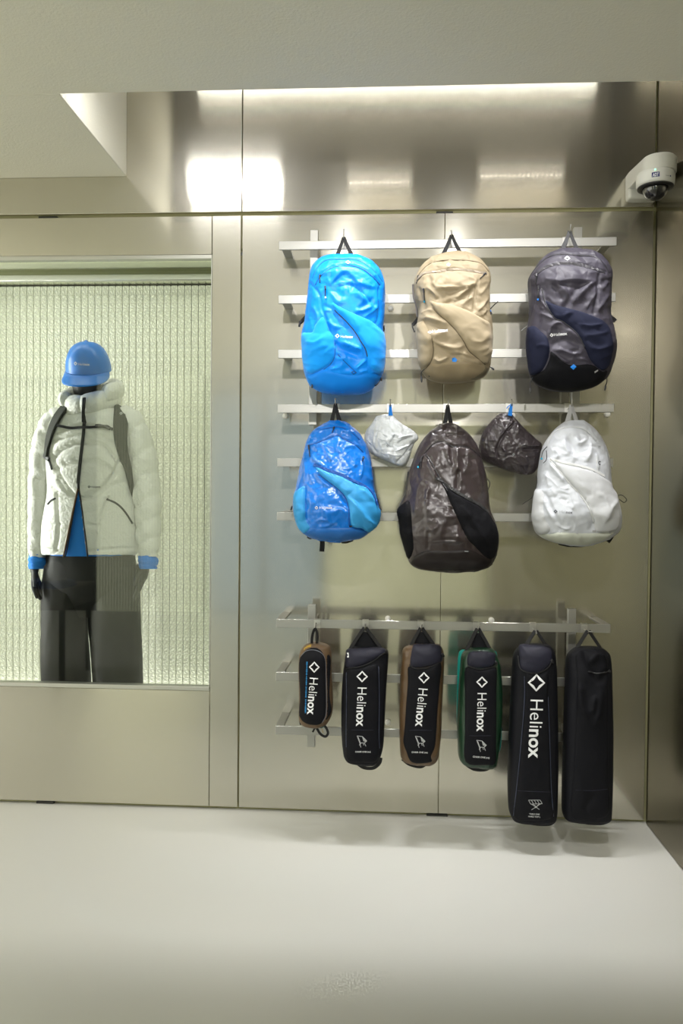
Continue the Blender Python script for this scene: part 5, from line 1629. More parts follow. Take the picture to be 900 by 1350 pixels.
fix_normals(link_mesh('rim', V, F, m_cblk, sc_))
prof = [(0.0405 * math.cos(t), 2.247 - 0.040 * math.sin(t)) for t in [i * math.pi / 2 / 12 for i in range(12)]] + [(0.001, 2.207)]
V, F = lathe(prof, 40, 'Z', (cx2, CY, ZD))
fix_normals(link_mesh('dome', V, F, m_dome, sc_))
# badge, print and indicator on the curved housing, facing the viewer
fa_ = math.atan2(CAM.y - CY, CAM.x - cx2)


def on_ring(da, z, lift=0.0006, r=0.0612):
    a = fa_ + da
    return (cx2 + (r + lift) * math.cos(a), CY + (r + lift) * math.sin(a), z + ZD)


def ring_quad(name, a0, a1, z0, z1, mat, lift=0.0006, n=6):
    V, F = [], []
    for i in range(n + 1):
        a = a0 + (a1 - a0) * i / n
        V += [on_ring(a, z0, lift), on_ring(a, z1, lift)]
    for i in range(n):
        F.append((2 * i, 2 * i + 2, 2 * i + 3, 2 * i + 1))
    return fix_normals(link_mesh(name, V, F, mat, sc_, smooth=False))


ring_quad('badge', -0.19, 0.20, 2.2625, 2.2780, principled('navy_badge', (0.01, 0.02, 0.13), rough=0.4))
P, F = text_tris('ADT', 0.02, 0.15)
x0, x1 = min(p[0] for p in P), max(p[0] for p in P)
V = [on_ring(-0.15 + 0.31 * (p[0] - x0) / (x1 - x0), 2.2645 + 0.0105 * p[1] / 0.72, 0.0010) for p in P]
fix_normals(link_mesh('badge_print', V, F, M_PRINT_W, sc_, smooth=False))
ring_quad('maker_print', 0.52, 0.74, 2.2655, 2.2668, M_PRINT_G)
ring_quad('maker_mark', 0.78, 0.86, 2.2640, 2.2690, principled('blue_grey_print', (0.05, 0.07, 0.18), rough=0.5))
V, F = lathe([(0.0028, 0.0), (0.0026, 0.0012), (0.0012, 0.002)], 12, 'Z')
q = Vector(on_ring(-0.02, 2.2862, 0.0))
nrm = Vector((math.cos(fa_ - 0.02), math.sin(fa_ - 0.02), 0))
rot = nrm.to_track_quat('Z', 'Y').to_matrix()
link_mesh('indicator', [rot @ Vector(v) + q for v in V], F, emitter('green_indicator', (0.25, 1.0, 0.45), 2.2), sc_)

# ================================================================== display case in the wall
def slat_material(name, color, emit, bump=0.0035, scale=95.0):
    m = bpy.data.materials.new(name)
    N, L = nodes_of(m)
    b = N['Principled BSDF']
    b.inputs['Base Color'].default_value = (*color, 1)
    b.inputs['Roughness'].default_value = 0.38
    b.inputs['Emission Color'].default_value = (*color, 1)
    b.inputs['Emission Strength'].default_value = emit
    tc = N.new('ShaderNodeTexCoord')
    w = N.new('ShaderNodeTexNoise')
    w.inputs['Scale'].default_value = scale * 0.8
    L.new(tc.outputs['Object'], w.inputs['Vector'])
    ad = N.new('ShaderNodeVectorMath')
    ad.operation = 'MULTIPLY_ADD'
    ad.inputs[1].default_value = (0.9 / scale,) * 3
    L.new(w.outputs['Color'], ad.inputs[0])
    L.new(tc.outputs['Object'], ad.inputs[2])
    v = N.new('ShaderNodeTexVoronoi')
    v.feature = 'DISTANCE_TO_EDGE'
    v.inputs['Scale'].default_value = scale
    L.new(ad.outputs['Vector'], v.inputs['Vector'])
    bp = N.new('ShaderNodeBump')
    bp.inputs['Distance'].default_value = bump
    L.new(v.outputs['Distance'], bp.inputs['Height'])
    L.new(bp.outputs['Normal'], b.inputs['Normal'])
    # pressed-glass cells: the seams let less of the backlight through
    mp = N.new('ShaderNodeMapRange')
    mp.inputs['From Min'].default_value = 0.0
    mp.inputs['From Max'].default_value = 0.22
    mp.inputs['To Min'].default_value = emit * 0.15
    mp.inputs['To Max'].default_value = emit * 1.3
    L.new(v.outputs['Distance'], mp.inputs['Value'])
    L.new(mp.outputs['Result'], b.inputs['Emission Strength'])
    MATS[name] = m
    return m


M_SLAT = slat_material('backlit_crinkle_glass', (0.78, 0.79, 0.65), 0.20, 0.009, 75.0)
M_GLASS = thin_glass('case_glass')
M_TRIM = steel('case_trim_steel', (0.62, 0.62, 0.58), rough=0.3, haze=0.5, haze_fac=0.5, aniso=0.0)
M_OLIVE = principled('olive_channel', (0.22, 0.23, 0.11), rough=0.45, metal=0.3)
M_CASE = principled('case_side_white', (0.62, 0.63, 0.52), rough=0.6)
YB = 0.40
win = empty('window_1', ((XWL + XW) / 2, 0, ZW0), kind='structure')
box('glass_pane', XWL + 0.004, XW - 0.003, 0.020, 0.026, ZW0 + 0.012, ZW1 - 0.012, M_GLASS, win)
box('head_frame', XWL, XW - 0.0005, 0.0005, 0.03, ZW1 - 0.016, ZW1 - 0.0005, M_TRIM, win, bevel=0.0015)
box('sill', XWL, XW - 0.0005, -0.002, 0.034, ZW0 + 0.0005, ZW0 + 0.016, M_TRIM, win, bevel=0.0015)
box('side_frame', XW - 0.003, XW - 0.0003, 0.001, 0.03, ZW0 + 0.016, ZW1 - 0.016, M_TRIM, win)
case = empty('wall_case', (-1.36, 0.2, 0.0), kind='structure')
box('case_ceiling', XWL - 0.02, XW + 0.02, 0.047, YB + 0.06, ZW1 - 0.004, ZW1 + 0.018, steel('case_ceiling_steel', (0.85, 0.86, 0.74), rough=0.10, haze=0.4, haze_fac=0.1, aniso=0.0), case)
box('case_side', XW + 0.0, XW + 0.018, 0.047, YB + 0.06, 0.0, ZW1, M_CASE, case)
box('case_side', XWL - 0.02, XWL, 0.047, YB + 0.06, 0.0, ZW1, M_CASE, case)
box('backing', XWL - 0.02, XW + 0.02, YB + 0.03, YB + 0.06, 0.0, ZW1, principled('dark_slat_backing', (0.05, 0.055, 0.03), rough=0.6), case)
pitch = 0.03
me = None
x = -0.6815
n = 0
while x > XWL + 0.01 or n == 0:
    if me is None:
        o = box('slat', -0.0133, 0.0133, 0.0, 0.012, 0.02, 2.088, M_SLAT, case, bevel=0.0022, seg=1)
        me = o.data
    else:
        o = bpy.data.objects.new('slat', me)
        COL.objects.link(o)
        o.parent = case
        o.matrix_parent_inverse = parent_inv(case)
    o.location = (x, YB, 0)
    x -= pitch
    n += 1
zt0, zt1 = at(140, 369.5, 0.20).z, at(140, 361.8, 0.20).z
box('light_channel', XWL, XW, 0.20, 0.225, zt0, zt1, M_TRIM, case, bevel=0.002)
box('channel_lip', XWL, XW, 0.204, 0.225, zt1, ZW1 - 0.004, M_OLIVE, case)

# far screen of the shop: same backlit slats; the pale and side screens are added glow
def screen_material(name, direction, emit, col=(0.72, 0.74, 0.55)):
    m = bpy.data.materials.new(name)
    N, L = nodes_of(m)
    b = N['Principled BSDF']
    tc = N.new('ShaderNodeTexCoord')
    wv = N.new('ShaderNodeTexWave')
    wv.bands_direction = direction
    wv.inputs['Scale'].default_value = 10.5
    L.new(tc.outputs['Object'], wv.inputs['Vector'])
    rp = N.new('ShaderNodeValToRGB')
    rp.color_ramp.elements[0].color = (0.22, 0.23, 0.15, 1)
    rp.color_ramp.elements[1].color = (*col, 1)
    rp.color_ramp.elements[1].position = 0.3
    L.new(wv.outputs['Fac'], rp.inputs['Fac'])
    L.new(rp.outputs['Color'], b.inputs['Base Color'])
    L.new(rp.outputs['Color'], b.inputs['Emission Color'])
    b.inputs['Emission Strength'].default_value = emit
    return m


for ch in wf.children:
    if ch.name.startswith('lit_screen'):
        ch.data.materials.clear()
        ch.data.materials.append(screen_material('far_lit_slats', 'X', SCREEN_FAR))
for ch in wf.children:
    if ch.name.startswith('added_pale_screen'):
        ch.data.materials.clear()
        ch.data.materials.append(screen_material('added_pale_glow', 'X', ADDED_GLOW_RIGHT))
wl.data.materials.append(screen_material('added_side_glow', 'Y', ADDED_GLOW_LEFT, (0.76, 0.75, 0.68)))

# ================================================================== mannequin
YM = 0.20
cj = cv((0, 320), 2.8125)
ck = cv((0, 620), 2.8125)
c8 = cv((30, 440), 4.737)
m_skin = principled('charcoal_mannequin', (0.022, 0.022, 0.021), rough=0.45)
m_jkt = crinkle('pale_grey_down_nylon', (0.86, 0.86, 0.83), rough=0.5, coat=0.05, h1=0.005, s1=26, h2=0.003, s2=70, vary=0.03, stretch=(1, 1, 1))
m_jin = principled('grey_hood_lining', (0.22, 0.23, 0.23), rough=0.6)
m_shirt = principled('blue_shirt_cloth', (0.003, 0.22, 0.80), rough=0.7, bump=0.0006, bump_scale=60)
m_pant = principled('black_trouser_cloth', (0.010, 0.010, 0.010), rough=0.6, spec=0.3)
m_cap = principled('blue_cap_nylon', (0.003, 0.20, 0.74), rough=0.38, coat=0.1, bump=0.0004, bump_scale=40)

man = empty('mannequin', (at(120, 900, YM).x, YM, 0.0), 'charcoal mannequin in pale grey down jacket, blue cap and black trousers behind glass', 'mannequin')


def M3(u, v, y):
    return at(u, v, y)


# one continuous body: skeleton, skin, subdivision
verts, edges, rad = [], [], []


def joint(p, r, prev=None):
    verts.append(tuple(p))
    rad.append(r if isinstance(r, tuple) else (r, r))
    if prev is not None:
        edges.append((prev, len(verts) - 1))
    return len(verts) - 1


bx = at(118, 700, YM).x
pel = joint((bx, YM, 0.93), (0.12, 0.075))
sp1 = joint((bx, YM, 1.08), (0.115, 0.075), pel)
sp2 = joint((bx + 0.002, YM, 1.24), (0.125, 0.085), sp1)
sp3 = joint((bx + 0.002, YM, 1.40), (0.12, 0.085), sp2)
nk = joint((bx + 0.0, YM + 0.005, 1.515), 0.050, sp3)
nk2 = joint((bx - 0.003, YM - 0.004, 1.575), 0.050, nk)
hd1 = joint((bx - 0.008, YM - 0.022, 1.632), (0.062, 0.076), nk2)
hd2 = joint((bx - 0.010, YM - 0.018, 1.69), (0.070, 0.086), hd1)
hd3 = joint((bx - 0.008, YM - 0.006, 1.745), (0.058, 0.070), hd2)
for sgn, pts_, hand in ((-1, [(66, 558, 0.036), (55, 600, 0.034), (53, 640, 0.03), (51, 690, 0.026), (50, 738, 0.021)], -1), (1, [(172, 556, 0.036), (188, 600, 0.034), (193, 640, 0.03), (196, 690, 0.026), (194, 738, 0.021)], 1)):
    pr = sp3
    for (u, v, r) in pts_:
        q = at(u, v, YM - 0.0)
        q.y += -0.0 if v < 600 else -0.03 * (v - 600) / 140
        pr = joint(q, r, pr)
    wr_ = Vector(verts[pr])
    inn = Vector((-sgn, 0, 0))
    pal = joint(wr_ + Vector((0, -0.008, -0.035)) + inn * 0.004, (0.016, 0.026), pr)
    pal2 = joint(wr_ + Vector((0, -0.014, -0.07)) + inn * 0.008, (0.0135, 0.030), pal)
    th1 = joint(Vector(verts[pal]) + Vector((0, -0.028, -0.018)) + inn * 0.012, 0.0105, pal)
    th2 = joint(Vector(verts[th1]) + Vector((0, -0.012, -0.028)) + inn * 0.006, 0.009, th1)
    joint(Vector(verts[th2]) + Vector((0, -0.003, -0.022)) + inn * 0.002, 0.0075, th2)
    for k, (dy, ln) in enumerate(((-0.026, 0.070), (-0.009, 0.078), (0.009, 0.073), (0.025, 0.058))):
        kn = joint(Vector(verts[pal2]) + Vector((0, dy, -0.012)) + inn * 0.002, 0.0090, pal2)
        m1 = joint(Vector(verts[kn]) + Vector((0, dy * 0.12, -ln * 0.45)) + inn * (0.006 + 0.002 * k), 0.0084, kn)
        joint(Vector(verts[m1]) + Vector((0, -0.002, -ln * 0.52)) + inn * (0.016 + 0.002 * k), 0.0068, m1)
for sgn, us in ((-1, (88, 87, 88)), (1, (152, 154, 156))):
    hp = joint((bx + sgn * 0.085, YM, 0.87), 0.075, pel)
    kn = joint((bx + sgn * 0.10, YM - 0.005, 0.50), 0.052, hp)
    an = joint((bx + sgn * 0.105, YM + 0.01, 0.10), 0.036, kn)
    hl = joint((bx + sgn * 0.107, YM - 0.01, 0.042), (0.036, 0.036), an)
    ft = joint((bx + sgn * 0.115, YM - 0.10, 0.034), (0.036, 0.024), hl)
    joint((bx + sgn * 0.118, YM - 0.135, 0.026), (0.03, 0.018), ft)
me = bpy.data.meshes.new('body')
me.from_pydata(verts, edges, [])
ob = bpy.data.objects.new('body', me)
COL.objects.link(ob)
sk = ob.modifiers.new('skin', 'SKIN')
sk.use_smooth_shade = True
for i, sv in enumerate(me.skin_vertices[0].data):
    sv.radius = rad[i]
    sv.use_root = (i == 0)
sb = ob.modifiers.new('subdivision', 'SUBSURF')
sb.levels = 2
sb.render_levels = 2
dg = bpy.context.evaluated_depsgraph_get()
me2 = bpy.data.meshes.new_from_object(ob.evaluated_get(dg))
bpy.data.objects.remove(ob)
me2.name = 'body'
body = link_me('body', me2, m_skin, man)

# ---------------------------------------------------------------- shirt and trousers
sh = Bag('', None, None, [(560, 76, 166), (600, 72, 170), (660, 72, 170), (700, 66, 174), (728, 66, 174), (731, 70, 170)], YM, [(0, 0.085), (1, 0.105)], [(0, 0.08), (1, 0.09)], 2.3, per=5, M=40, wr=[(0.003, 6, 3, 1.5, 2.5)], mat=m_shirt, root=man, body_name='shirt')
tr = Bag('', None, None, [(715, 68, 172), (722, 66, 174), (740, 62, 178), (770, 60, 181), (800, 62, 182), (812, 75, 170)], YM, [(0, 0.085), (0.5, 0.10), (1, 0.05)], [(0, 0.08), (0.5, 0.11), (1, 0.05)], 2.3, per=5, M=48, wr=[(0.003, 8, 13, 1.2, 2.5)], mat=m_pant, root=man, body_name='trousers')
Bag('', None, None, [(745, 60, 118.5), (780, 56.5, 117), (815, 56.3, 114.5), (835, 56.6, 113.5), (860, 56.2, 115.5), (905, 57, 118.5), (960, 58, 119), (1000, 59, 118)], YM, [(0, 0.075), (0.5, 0.085), (1, 0.09)], [(0, 0.09), (1, 0.08)], 2.3, per=6, M=40, wr=[(0.003, 9, 23, 1.4, 2.5)], mat=m_pant, root=tr.body, body_name='trouser_leg')
Bag('', None, None, [(745, 117, 182), (780, 117.5, 183), (815, 117.8, 184), (835, 119, 184.5), (860, 121.5, 186), (905, 124.5, 187), (960, 125, 187), (1000, 126, 186)], YM, [(0, 0.075), (0.5, 0.085), (1, 0.09)], [(0, 0.09), (1, 0.08)], 2.3, per=6, M=40, wr=[(0.003, 9, 24, 1.4, 2.5)], mat=m_pant, root=tr.body, body_name='trouser_leg')

# ---------------------------------------------------------------- down jacket
def fj(c, items):
    return [(k, curve2(c(p), 5) if len(p) > 2 else c(p), w * 1.25, d * 0.0015) for k, p, w, d in items]


q = [('g', [(196, 800), (235, 762), (300, 742), (380, 752), (432, 805)], 1.5, 11), ('g', [(200, 846), (240, 822), (300, 812), (370, 816), (425, 850)], 1.4, 10),
     ('g', [(192, 790), (225, 870), (285, 950)], 1.4, 10), ('g', [(455, 790), (405, 880), (330, 945), (280, 950)], 1.4, 10), ('g', [(215, 880), (255, 930), (330, 946), (385, 915), (430, 850)], 1.3, 9),
     ('g', [(215, 700), (300, 678), (400, 690)], 1.4, 10), ('g', [(180, 745), (240, 720), (310, 710), (400, 722), (470, 760)], 1.4, 8), ('g', [(430, 800), (490, 790)], 1.2, 6), ('g', [(420, 860), (500, 880)], 1.2, 6)]
q2 = [('g', [(208, 90), (214, 230), (202, 302)], 1.4, 10), ('g', [(400, 105), (366, 200), (358, 310)], 1.4, 10), ('g', [(190, 60), (230, 90), (275, 100)], 1.3, 8), ('g', [(320, 90), (400, 60), (470, 40)], 1.3, 8),
      ('g', [(325, 200), (362, 210)], 1.2, 7), ('g', [(220, 200), (262, 205)], 1.2, 7), ('g', [(158, 288), (235, 305)], 1.2, 7), ('g', [(330, 300), (420, 292), (510, 288)], 1.2, 7), ('g', [(170, 205), (212, 200)], 1.2, 5)]
jk_rows = [(530, 102, 140), (537, 88, 153), (545, 77, 165), (556, 68, 173), (572, 64, 177), (600, 63, 178.5), (630, 65, 178), (652, 65, 178), (670, 61.5, 179.5), (692, 57.5, 181.5), (714, 56, 182), (727, 56.5, 181.5), (732, 60, 178)]
jk = Bag('', None, None, jk_rows, YM, [(0, 0.06), (0.1, 0.095), (0.4, 0.125), (0.8, 0.125), (1, 0.122)], [(0, 0.06), (0.2, 0.10), (1, 0.11)], 2.25, per=9, M=110, feats=fj(cj, q) + fj(ck, q2), wr=[(0.0007, 6, 33, 0.3, 2.2), (0.0005, 3.2, 34, 1.2, 2)], mat=m_jkt, root=man, body_name='jacket', edge_soft=0.35)
# the jacket is open below the slider: take the faces out of the front
VOPEN = ck([(290, 62), (262, 190), (236, 330), (324, 330), (305, 160)])
bm = bmesh.new()
bm.from_mesh(jk.body.data)
kill = []
for f in bm.faces:
    cc = f.calc_center_median()
    if cc.y < YM - 0.02:
        u, v = pix(cc)
        if inside_poly(np.array([u]), np.array([v]), VOPEN)[0] or (v > 731.5):
            kill.append(f)
    elif pix(cc)[1] > 731.8 and len(f.verts) > 6:
        kill.append(f)
bmesh.ops.delete(bm, geom=kill, context='FACES')
bm.to_mesh(jk.body.data)
bm.free()
m_zip = principled('black_jacket_zip', (0.015, 0.015, 0.016), rough=0.5)
m_zipb = principled('brown_zip_facing', (0.12, 0.06, 0.02), rough=0.5)
jz = jk.line('zip', cj([(309, 578), (316, 640), (312, 700), (304, 770), (296, 840), (291, 893)]), 0.004, m_zip, 0.006, flat=(0.0058, 0.004), parent=jk.body, calm=20)


def rim_line(name, pts, r, mat, lift=0.0):
    """piping along the open front, kept on the sheet surface either side of the gap"""
    Q = []
    for (u, v) in curve2(pts, 6):
        y = YM - 0.124 - lift
        Q.append(at(u, v, y))
    V, F = tube_geo(Q, r, 8)
    return fix_normals(link_mesh(name, V, F, mat, jk.body))


rim_line('zip_edge', ck([(290, 60), (262, 190), (235, 322)]), 0.0038, m_zipb)
rim_line('zip_edge', ck([(292, 62), (306, 160), (325, 322)]), 0.0036, m_zip)
rim_line('inner_zip', ck([(288, 60), (270, 170), (247, 300), (240, 322)]), 0.0022, m_zip, -0.004)
jk.line('slider', cj([(291, 885), (292, 912)]), 0.0055, m_zip, 0.004, parent=jk.body)
jk.line('pocket_zip', ck([(178, 126), (190, 112), (206, 104)]), 0.004, m_zip, 0.001, parent=jk.body)
jk.line('pocket_zip', ck([(395, 107), (430, 122), (460, 150), (490, 197)]), 0.004, m_zip, 0.001, parent=jk.body)
dd = cj([(330, 905)])[0]
jk.decal('logo_mark', diamond(dd[0], dd[1], 3.6, 3.8), M_PRINT_K, jk.body)
pp = cj([(338, 905)])[0]
jk.decal('logo_print', place_word(wm, pp[0], pp[1], 12.2, -0.02, wm[2]), M_PRINT_K, jk.body)
bm = bmesh.new()


def sleeve(path, radii, baffles, seed, slant=0.5):
    P = smooth_path([Vector(p) for p in path], 16)
    m = len(P)
    R = np.interp(np.linspace(0, 1, m), np.linspace(0, 1, len(radii)), radii)
    n = 36
    V, F = [], []
    for i in range(m):
        t = (P[min(i + 1, m - 1)] - P[max(i - 1, 0)]).normalized()
        a = Vector((0, -1, 0))
        a = (a - t * a.dot(t)).normalized()
        b = t.cross(a)
        for k in range(n):
            th = 2 * math.pi * k / n
            ph = i / (m - 1) * baffles + slant * math.sin(th) * 0.5 + 0.13 * noise.noise(Vector((math.cos(th), math.sin(th), i * 0.05 + seed)))
            fr = abs(math.sin(math.pi * ph)) ** 0.45
            wr_ = noise.noise(Vector((math.cos(th) * 1.6 + seed, math.sin(th) * 1.6, i * 0.11))) * 0.10
            wr_ += noise.noise(Vector((math.cos(th) * 4 + seed, math.sin(th) * 4, i * 0.3))) * 0.05
            rr = R[i] * (0.86 + 0.17 * fr + wr_)
            V.append(P[i] + a * (math.cos(th) * rr * 1.05) + b * (math.sin(th) * rr))
    for i in range(m - 1):
        for k in range(n):
            k2 = (k + 1) % n
            F.append((i * n + k, i * n + k2, (i + 1) * n + k2, (i + 1) * n + k))
    F.append(tuple(range(n))[::-1])
    F.append(tuple((m - 1) * n + k for k in range(n)))
    return V, F


PXM = (2.9692 + YM) / FPX         # metres per pixel at the figure


def sl(pts):
    return [at(u, v, YM + dy) for u, v, dy in pts]


V, F = sleeve(sl([(84, 548, 0.01), (70, 560, 0.005), (59, 590, 0.0), (54, 630, -0.005), (52, 670, -0.015), (50, 705, -0.025), (49.5, 735, -0.032)]), [15 * PXM, 17.5 * PXM, 17.5 * PXM, 15.5 * PXM, 14.5 * PXM, 13 * PXM, 11 * PXM], 8, 1.0)
fix_normals(link_mesh('sleeve', V, F, m_jkt, jk.body))
V, F = sleeve(sl([(158, 546, 0.01), (172, 558, 0.005), (185, 590, 0.0), (191, 630, -0.005), (195, 670, -0.015), (196, 705, -0.025), (196, 734, -0.032)]), [15 * PXM, 18.5 * PXM, 19 * PXM, 18 * PXM, 17.5 * PXM, 16 * PXM, 12.5 * PXM], 8, 5.0, -0.5)
fix_normals(link_mesh('sleeve', V, F, m_jkt, jk.body))
for (u, r, sd) in ((49.5, 11.0, 2.0), (195, 12.0, 7.0)):
    V, F = sleeve(sl([(u, 731, -0.032), (u + 0.1, 741, -0.034), (u, 750, -0.036)]), [r * PXM * 0.96, r * PXM * 1.08, r * PXM * 0.98], 1.5, sd)
    fix_normals(link_mesh('cuff', V, F, m_shirt, sh.body))
# collar and lowered hood: a padded ring, open towards the chin
cen = at(121, 527, YM)


def collar(a0, a1, R1, R2, rv, rr, lift, seed, nseg=72, mat=None, name='hood', dz=0.0, taper=True):
    V, F = [], []
    n = 24
    for i in range(nseg + 1):
        t = i / nseg
        al = math.radians(a0 + (a1 - a0) * t)
        d = Vector((math.cos(al), math.sin(al), 0))
        back = (1 + math.sin(al)) / 2                # 1 behind the neck
        pos = Vector((cen.x + d.x * R1, cen.y + d.y * R2, cen.z + dz - 0.028 + lift * back + 0.016 * d.x))
        v_ = rv * (1 + 0.30 * back)
        fr = 0.88 + 0.14 * abs(math.sin(math.pi * t * 7)) ** 0.5
        for k in range(n):
            th = 2 * math.pi * k / n
            wob = 1 + 0.10 * noise.noise(Vector((t * 9 + seed, math.cos(th) * 1.5, math.sin(th) * 1.5)))
            V.append(pos + d * (math.cos(th) * rr * fr * wob) + Vector((0, 0, math.sin(th) * v_ * fr * wob)))
    for i in range(nseg):
        for k in range(n):
            k2 = (k + 1) % n
            F.append((i * n + k, i * n + k2, (i + 1) * n + k2, (i + 1) * n + k))
    F.append(tuple(range(n))[::-1])
    F.append(tuple(nseg * n + k for k in range(n)))
    return fix_normals(link_mesh(name, V, F, mat, jk.body))


collar(-94, 266, 0.092, 0.085, 0.040, 0.026, 0.040, 3.0, mat=m_jkt, name='collar')
collar(-40, 220, 0.100, 0.105, 0.034, 0.028, 0.055, 8.0, mat=m_jkt, name='hood', dz=0.022)
collar(-80, 260, 0.070, 0.068, 0.036, 0.008, 0.045, 5.0, mat=m_jin, name='hood_lining', dz=0.006)
q = [c8([p])[0] for p in ((383, 400), (380, 450), (378, 500), (388, 560))]
V, F = tube_geo(smooth_path([at(u, v, YM - 0.125 + 0.012 * (i == 0)) for i, (u, v) in enumerate(q)], 6), 0.004, 8, (0.006, 0.003), (0, -1, 0))
fix_normals(link_mesh('collar_zip', V, F, m_zip, jk.body, smooth=False))
q = [at(*c8([p])[0], YM - 0.131) for p in ((372, 480), (371, 520), (372, 552))]
V, F = tube_geo(smooth_path(q, 4), 0.003, 8)
fix_normals(link_mesh('zip_pull', V, F, m_zip, jk.body))

# ---------------------------------------------------------------- cap
def make_cap(parent, cx, cy, cz, face, mat, rx=0.088, ry=0.104, rz=0.118, tilt=0.42, name='cap', brim_l=0.078, brim_down=0.95):
    """six-panel cap; face: direction the brim points (angle), tilt: nod forwards"""
    R = Matrix.Rotation(face, 3, 'Z') @ Matrix.Rotation(tilt, 3, 'Y')        # local +X is the front
    C = Vector((cx, cy, cz))
    n, mm = 60, 22
    V, F = [], []
    for i in range(mm + 1):
        t = i / mm * math.pi / 2
        for k in range(n):
            a = 2 * math.pi * k / n
            seam = 1 - 0.012 * max(0, math.cos(3 * a) ** 20) * math.sin(t + 0.3)
            w = 1 + 0.02 * noise.noise(Vector((math.cos(a) * 2, math.sin(a) * 2, t * 2)))
            s = math.cos(t) ** 0.82 * seam * w
            z = math.sin(t) ** 0.95
            V.append(C + R @ Vector((ry * s * math.cos(a), rx * s * math.sin(a), rz * z * (1 + 0.03 * math.cos(a)))))
    for i in range(mm):
        for k in range(n):
            k2 = (k + 1) % n
            F.append((i * n + k, i * n + k2, (i + 1) * n + k2, (i + 1) * n + k))
    cap = fix_normals(link_mesh(name, V, F, mat, parent))
    # brim, a curved sheet with thickness
    V, F = [], []
    nn, mb = 40, 10
    for side in (0, 1):
        for j in range(mb + 1):
            for k in range(nn + 1):
                a = (k / nn - 0.5) * math.radians(158)
                L = brim_l * max(0.0, math.cos(a * 1.12)) ** 0.55
                f = j / mb
                base = Vector((ry * 1.005 * math.cos(a), rx * 1.005 * math.sin(a), 0.006))
                drop = 0.012 * (math.sin(a) ** 2)
                out = Vector((L * f * math.cos(brim_down * 0.5), 0.25 * L * f * math.sin(a), -L * f * math.sin(brim_down * 0.5) - drop * f))
                V.append(C + R @ (base + out + Vector((0, 0, -0.0035 * side))))
    W = nn + 1
    S = (mb + 1) * W
    for j in range(mb):
        for k in range(nn):
            p = j * W + k
            F.append((p, p + 1, p + W + 1, p + W))
            F.append((S + p, S + p + W, S + p + W + 1, S + p + 1))
    for k in range(nn):
        p = mb * W + k
        F.append((p, p + 1, S + p + 1, S + p))
        F.append((k, S + k, S + k + 1, k + 1))
    fix_normals(link_mesh('brim', V, F, mat, cap))
    V, F = lathe([(0.007, 0.0), (0.0065, 0.003), (0.003, 0.005)], 14, 'Z')
    fix_normals(link_mesh('button', [C + R @ Vector((v[0], v[1], v[2] + rz)) for v in V], F, mat, cap))
    return cap


capc = at(117, 489, YM - 0.012)
cap = make_cap(man, capc.x, capc.y, capc.z, math.radians(-90 + 6), m_cap, tilt=0.36, brim_l=0.066)
capt = [BVHTree.FromPolygons([tuple(v.co) for v in cap.data.vertices], [tuple(p.vertices) for p in cap.data.polygons])]


def cap_decal(name, tris, mat):
    P, F = tris
    X = []
    for (u, v) in P:
        loc, nrm, _, _ = capt[0].ray_cast(CAM, ray(u, v))
        if loc is None:
            loc = at(u, v, YM - 0.11)
        X.append(loc - ray(u, v) * 0.0012)
    fix_normals(link_mesh(name, X, F, mat, cap, smooth=False))


dd = c8([(329, 186)])[0]
cap_decal('logo_mark', diamond(dd[0], dd[1], 4.6, 5.4), M_PRINT_W)
pp = c8([(346, 189)])[0]
cap_decal('logo_print', place_word(wm, pp[0], pp[1], 15.2, 0.03, wm[2]), M_PRINT_W)

# ---------------------------------------------------------------- worn backpack
m_strap = principled('dark_green_grey_strap', (0.028, 0.030, 0.024), rough=0.75, bump=0.0005, bump_scale=250)
wp = empty('worn_backpack', (bx, YM + 0.16, 1.0), 'dark grey backpack worn by the mannequin with padded shoulder straps', 'backpack')
Bag('', None, None, [(545, 95, 145), (556, 82, 158), (600, 76, 164), (660, 76, 164), (690, 82, 158), (698, 95, 145)], YM + 0.145, [(0, 0.03), (1, 0.03)], [(0, 0.02), (0.5, 0.028), (1, 0.02)], 2.8, per=5, M=36, mat=m_strap, root=wp, body_name='body')


def strap(pts, w, name='shoulder_strap', lift=0.010, mat=None, th=0.006):
    Q, N_ = [], []
    for (u, v) in curve2(pts, 7):
        loc, nrm = jk.hit(u, v, False)
        Q.append(loc + nrm * lift)
        N_.append(nrm)
    for _ in range(16):
        Q = [Q[0]] + [(Q[i - 1] + Q[i] * 2 + Q[i + 1]) / 4 for i in range(1, len(Q) - 1)] + [Q[-1]]
        N_ = [N_[0]] + [(N_[i - 1] + N_[i] * 2 + N_[i + 1]).normalized() for i in range(1, len(N_) - 1)] + [N_[-1]]
    m = len(Q)
    W = list(np.interp(np.linspace(0, 1, m), np.linspace(0, 1, len(w)), [x_ * PXM for x_ in w]))
    V, F = tube_geo(Q, 0.003, 8, (W, th), N_)
    return fix_normals(link_mesh(name, V, F, mat or m_strap, wp, smooth=False))


s1_ = strap(c8([(290, 452), (255, 488), (215, 545), (185, 620), (165, 700), (160, 770)]), [8, 7.5, 7, 6, 4.5, 3])
strap(c8([(160, 770), (178, 815), (185, 850)]), [1.6, 1.4, 1.2], 'webbing', 0.004, M_WEB, 0.002)
strap(c8([(146, 760), (160, 775), (172, 788)]), [2.5, 3.2, 2.5], 'buckle', 0.008, M_PULL, 0.004)
strap(c8([(606, 465), (608, 520), (604, 600), (610, 690), (630, 780), (650, 850)]) + cj([(478, 900), (492, 950)]), [9, 10, 9.5, 8, 6.5, 5, 3.5, 2.6])
strap(c8([(226, 578), (300, 582), (390, 592), (470, 596), (560, 600)]), [1.7, 1.7, 1.7, 1.7, 1.7], 'chest_strap', 0.013, M_WEB, 0.002)
strap(c8([(455, 595), (500, 597), (548, 600)]), [2.2, 3.0, 2.2], 'chest_buckle', 0.016, M_PULL, 0.004)
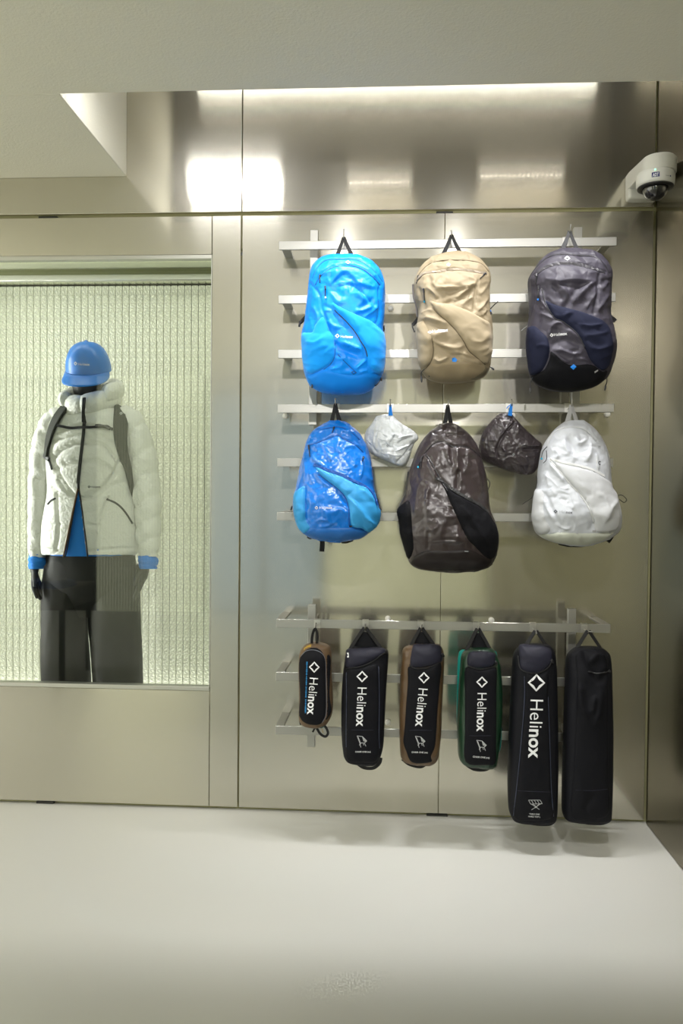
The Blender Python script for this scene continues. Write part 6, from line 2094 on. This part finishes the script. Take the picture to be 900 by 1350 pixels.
pp = c8([(602, 513)])[0]
loc, nrm = jk.hit(pp[0], pp[1], False)
V, F = [], []
dm = diamond(0, 0, 1, 1)
rgt = RIGHT
V = [loc + nrm * 0.0175 + rgt * (p[0] * 0.013) + UP * (-p[1] * 0.013) for p in dm[0]]
fix_normals(link_mesh('logo_mark', V, dm[1], M_PRINT_W, wp, smooth=False))

# ================================================================== display table on the shop floor, mirrored in the case glass
m_top = principled('dark_brown_table_top', (0.10, 0.085, 0.07), rough=0.5, vary=0.1)
m_leg = principled('black_table_leg', (0.015, 0.015, 0.015), rough=0.4, metal=0.5)
m_wht = principled('white_shirt_cloth', (0.75, 0.75, 0.73), rough=0.8)
m_navy = principled('navy_shirt_cloth', (0.02, 0.06, 0.22), rough=0.8)
m_gry = principled('grey_cap_cloth', (0.22, 0.22, 0.23), rough=0.7)
TX0, TX1, TY0, TY1, TZ = -2.75, -1.98, -2.3, -1.78, 0.60
tb = empty('display_table', ((TX0 + TX1) / 2, (TY0 + TY1) / 2, 0), 'low dark brown display table with black metal legs on the shop floor', 'table')
box('table_top', TX0, TX1, TY0, TY1, TZ - 0.025, TZ, m_top, tb, bevel=0.004)
box('apron', TX0 + 0.02, TX1 - 0.02, TY0 + 0.02, TY1 - 0.02, TZ - 0.13, TZ - 0.0255, m_top, tb)
for lx in (TX0 + 0.04, TX1 - 0.04):
    for ly in (TY0 + 0.04, TY1 - 0.04):
        box('leg', lx - 0.015, lx + 0.015, ly - 0.015, ly + 0.015, 0.0, TZ - 0.1305, m_leg, tb, bevel=0.002)


def folded(x, y, z, w, d, h, mat, label):
    o = empty('folded_shirt', (x, y, z), label, 'shirt', 'folded shirts on the display table')
    for k in range(3):
        box('fold', x - w / 2 + 0.004 * k, x + w / 2 - 0.006 * k, y - d / 2 + 0.003 * k, y + d / 2 - 0.004 * k, z + h / 3 * k + 0.0004, z + h / 3 * (k + 1), mat, o, bevel=0.005, seg=2)


folded(-2.52, -1.98, TZ, 0.30, 0.26, 0.045, m_wht, 'folded white shirt on the display table')
folded(-2.16, -1.94, TZ, 0.28, 0.24, 0.040, m_navy, 'folded navy shirt on the display table')
gc = empty('grey_cap', (-2.13, -1.95, TZ + 0.042), 'grey cap lying on the folded navy shirt', 'cap')
make_cap(gc, -2.13, -1.95, TZ + 0.062, math.radians(60), m_gry, rx=0.075, ry=0.085, rz=0.10, tilt=0.0, name='crown', brim_l=0.06, brim_down=0.3)
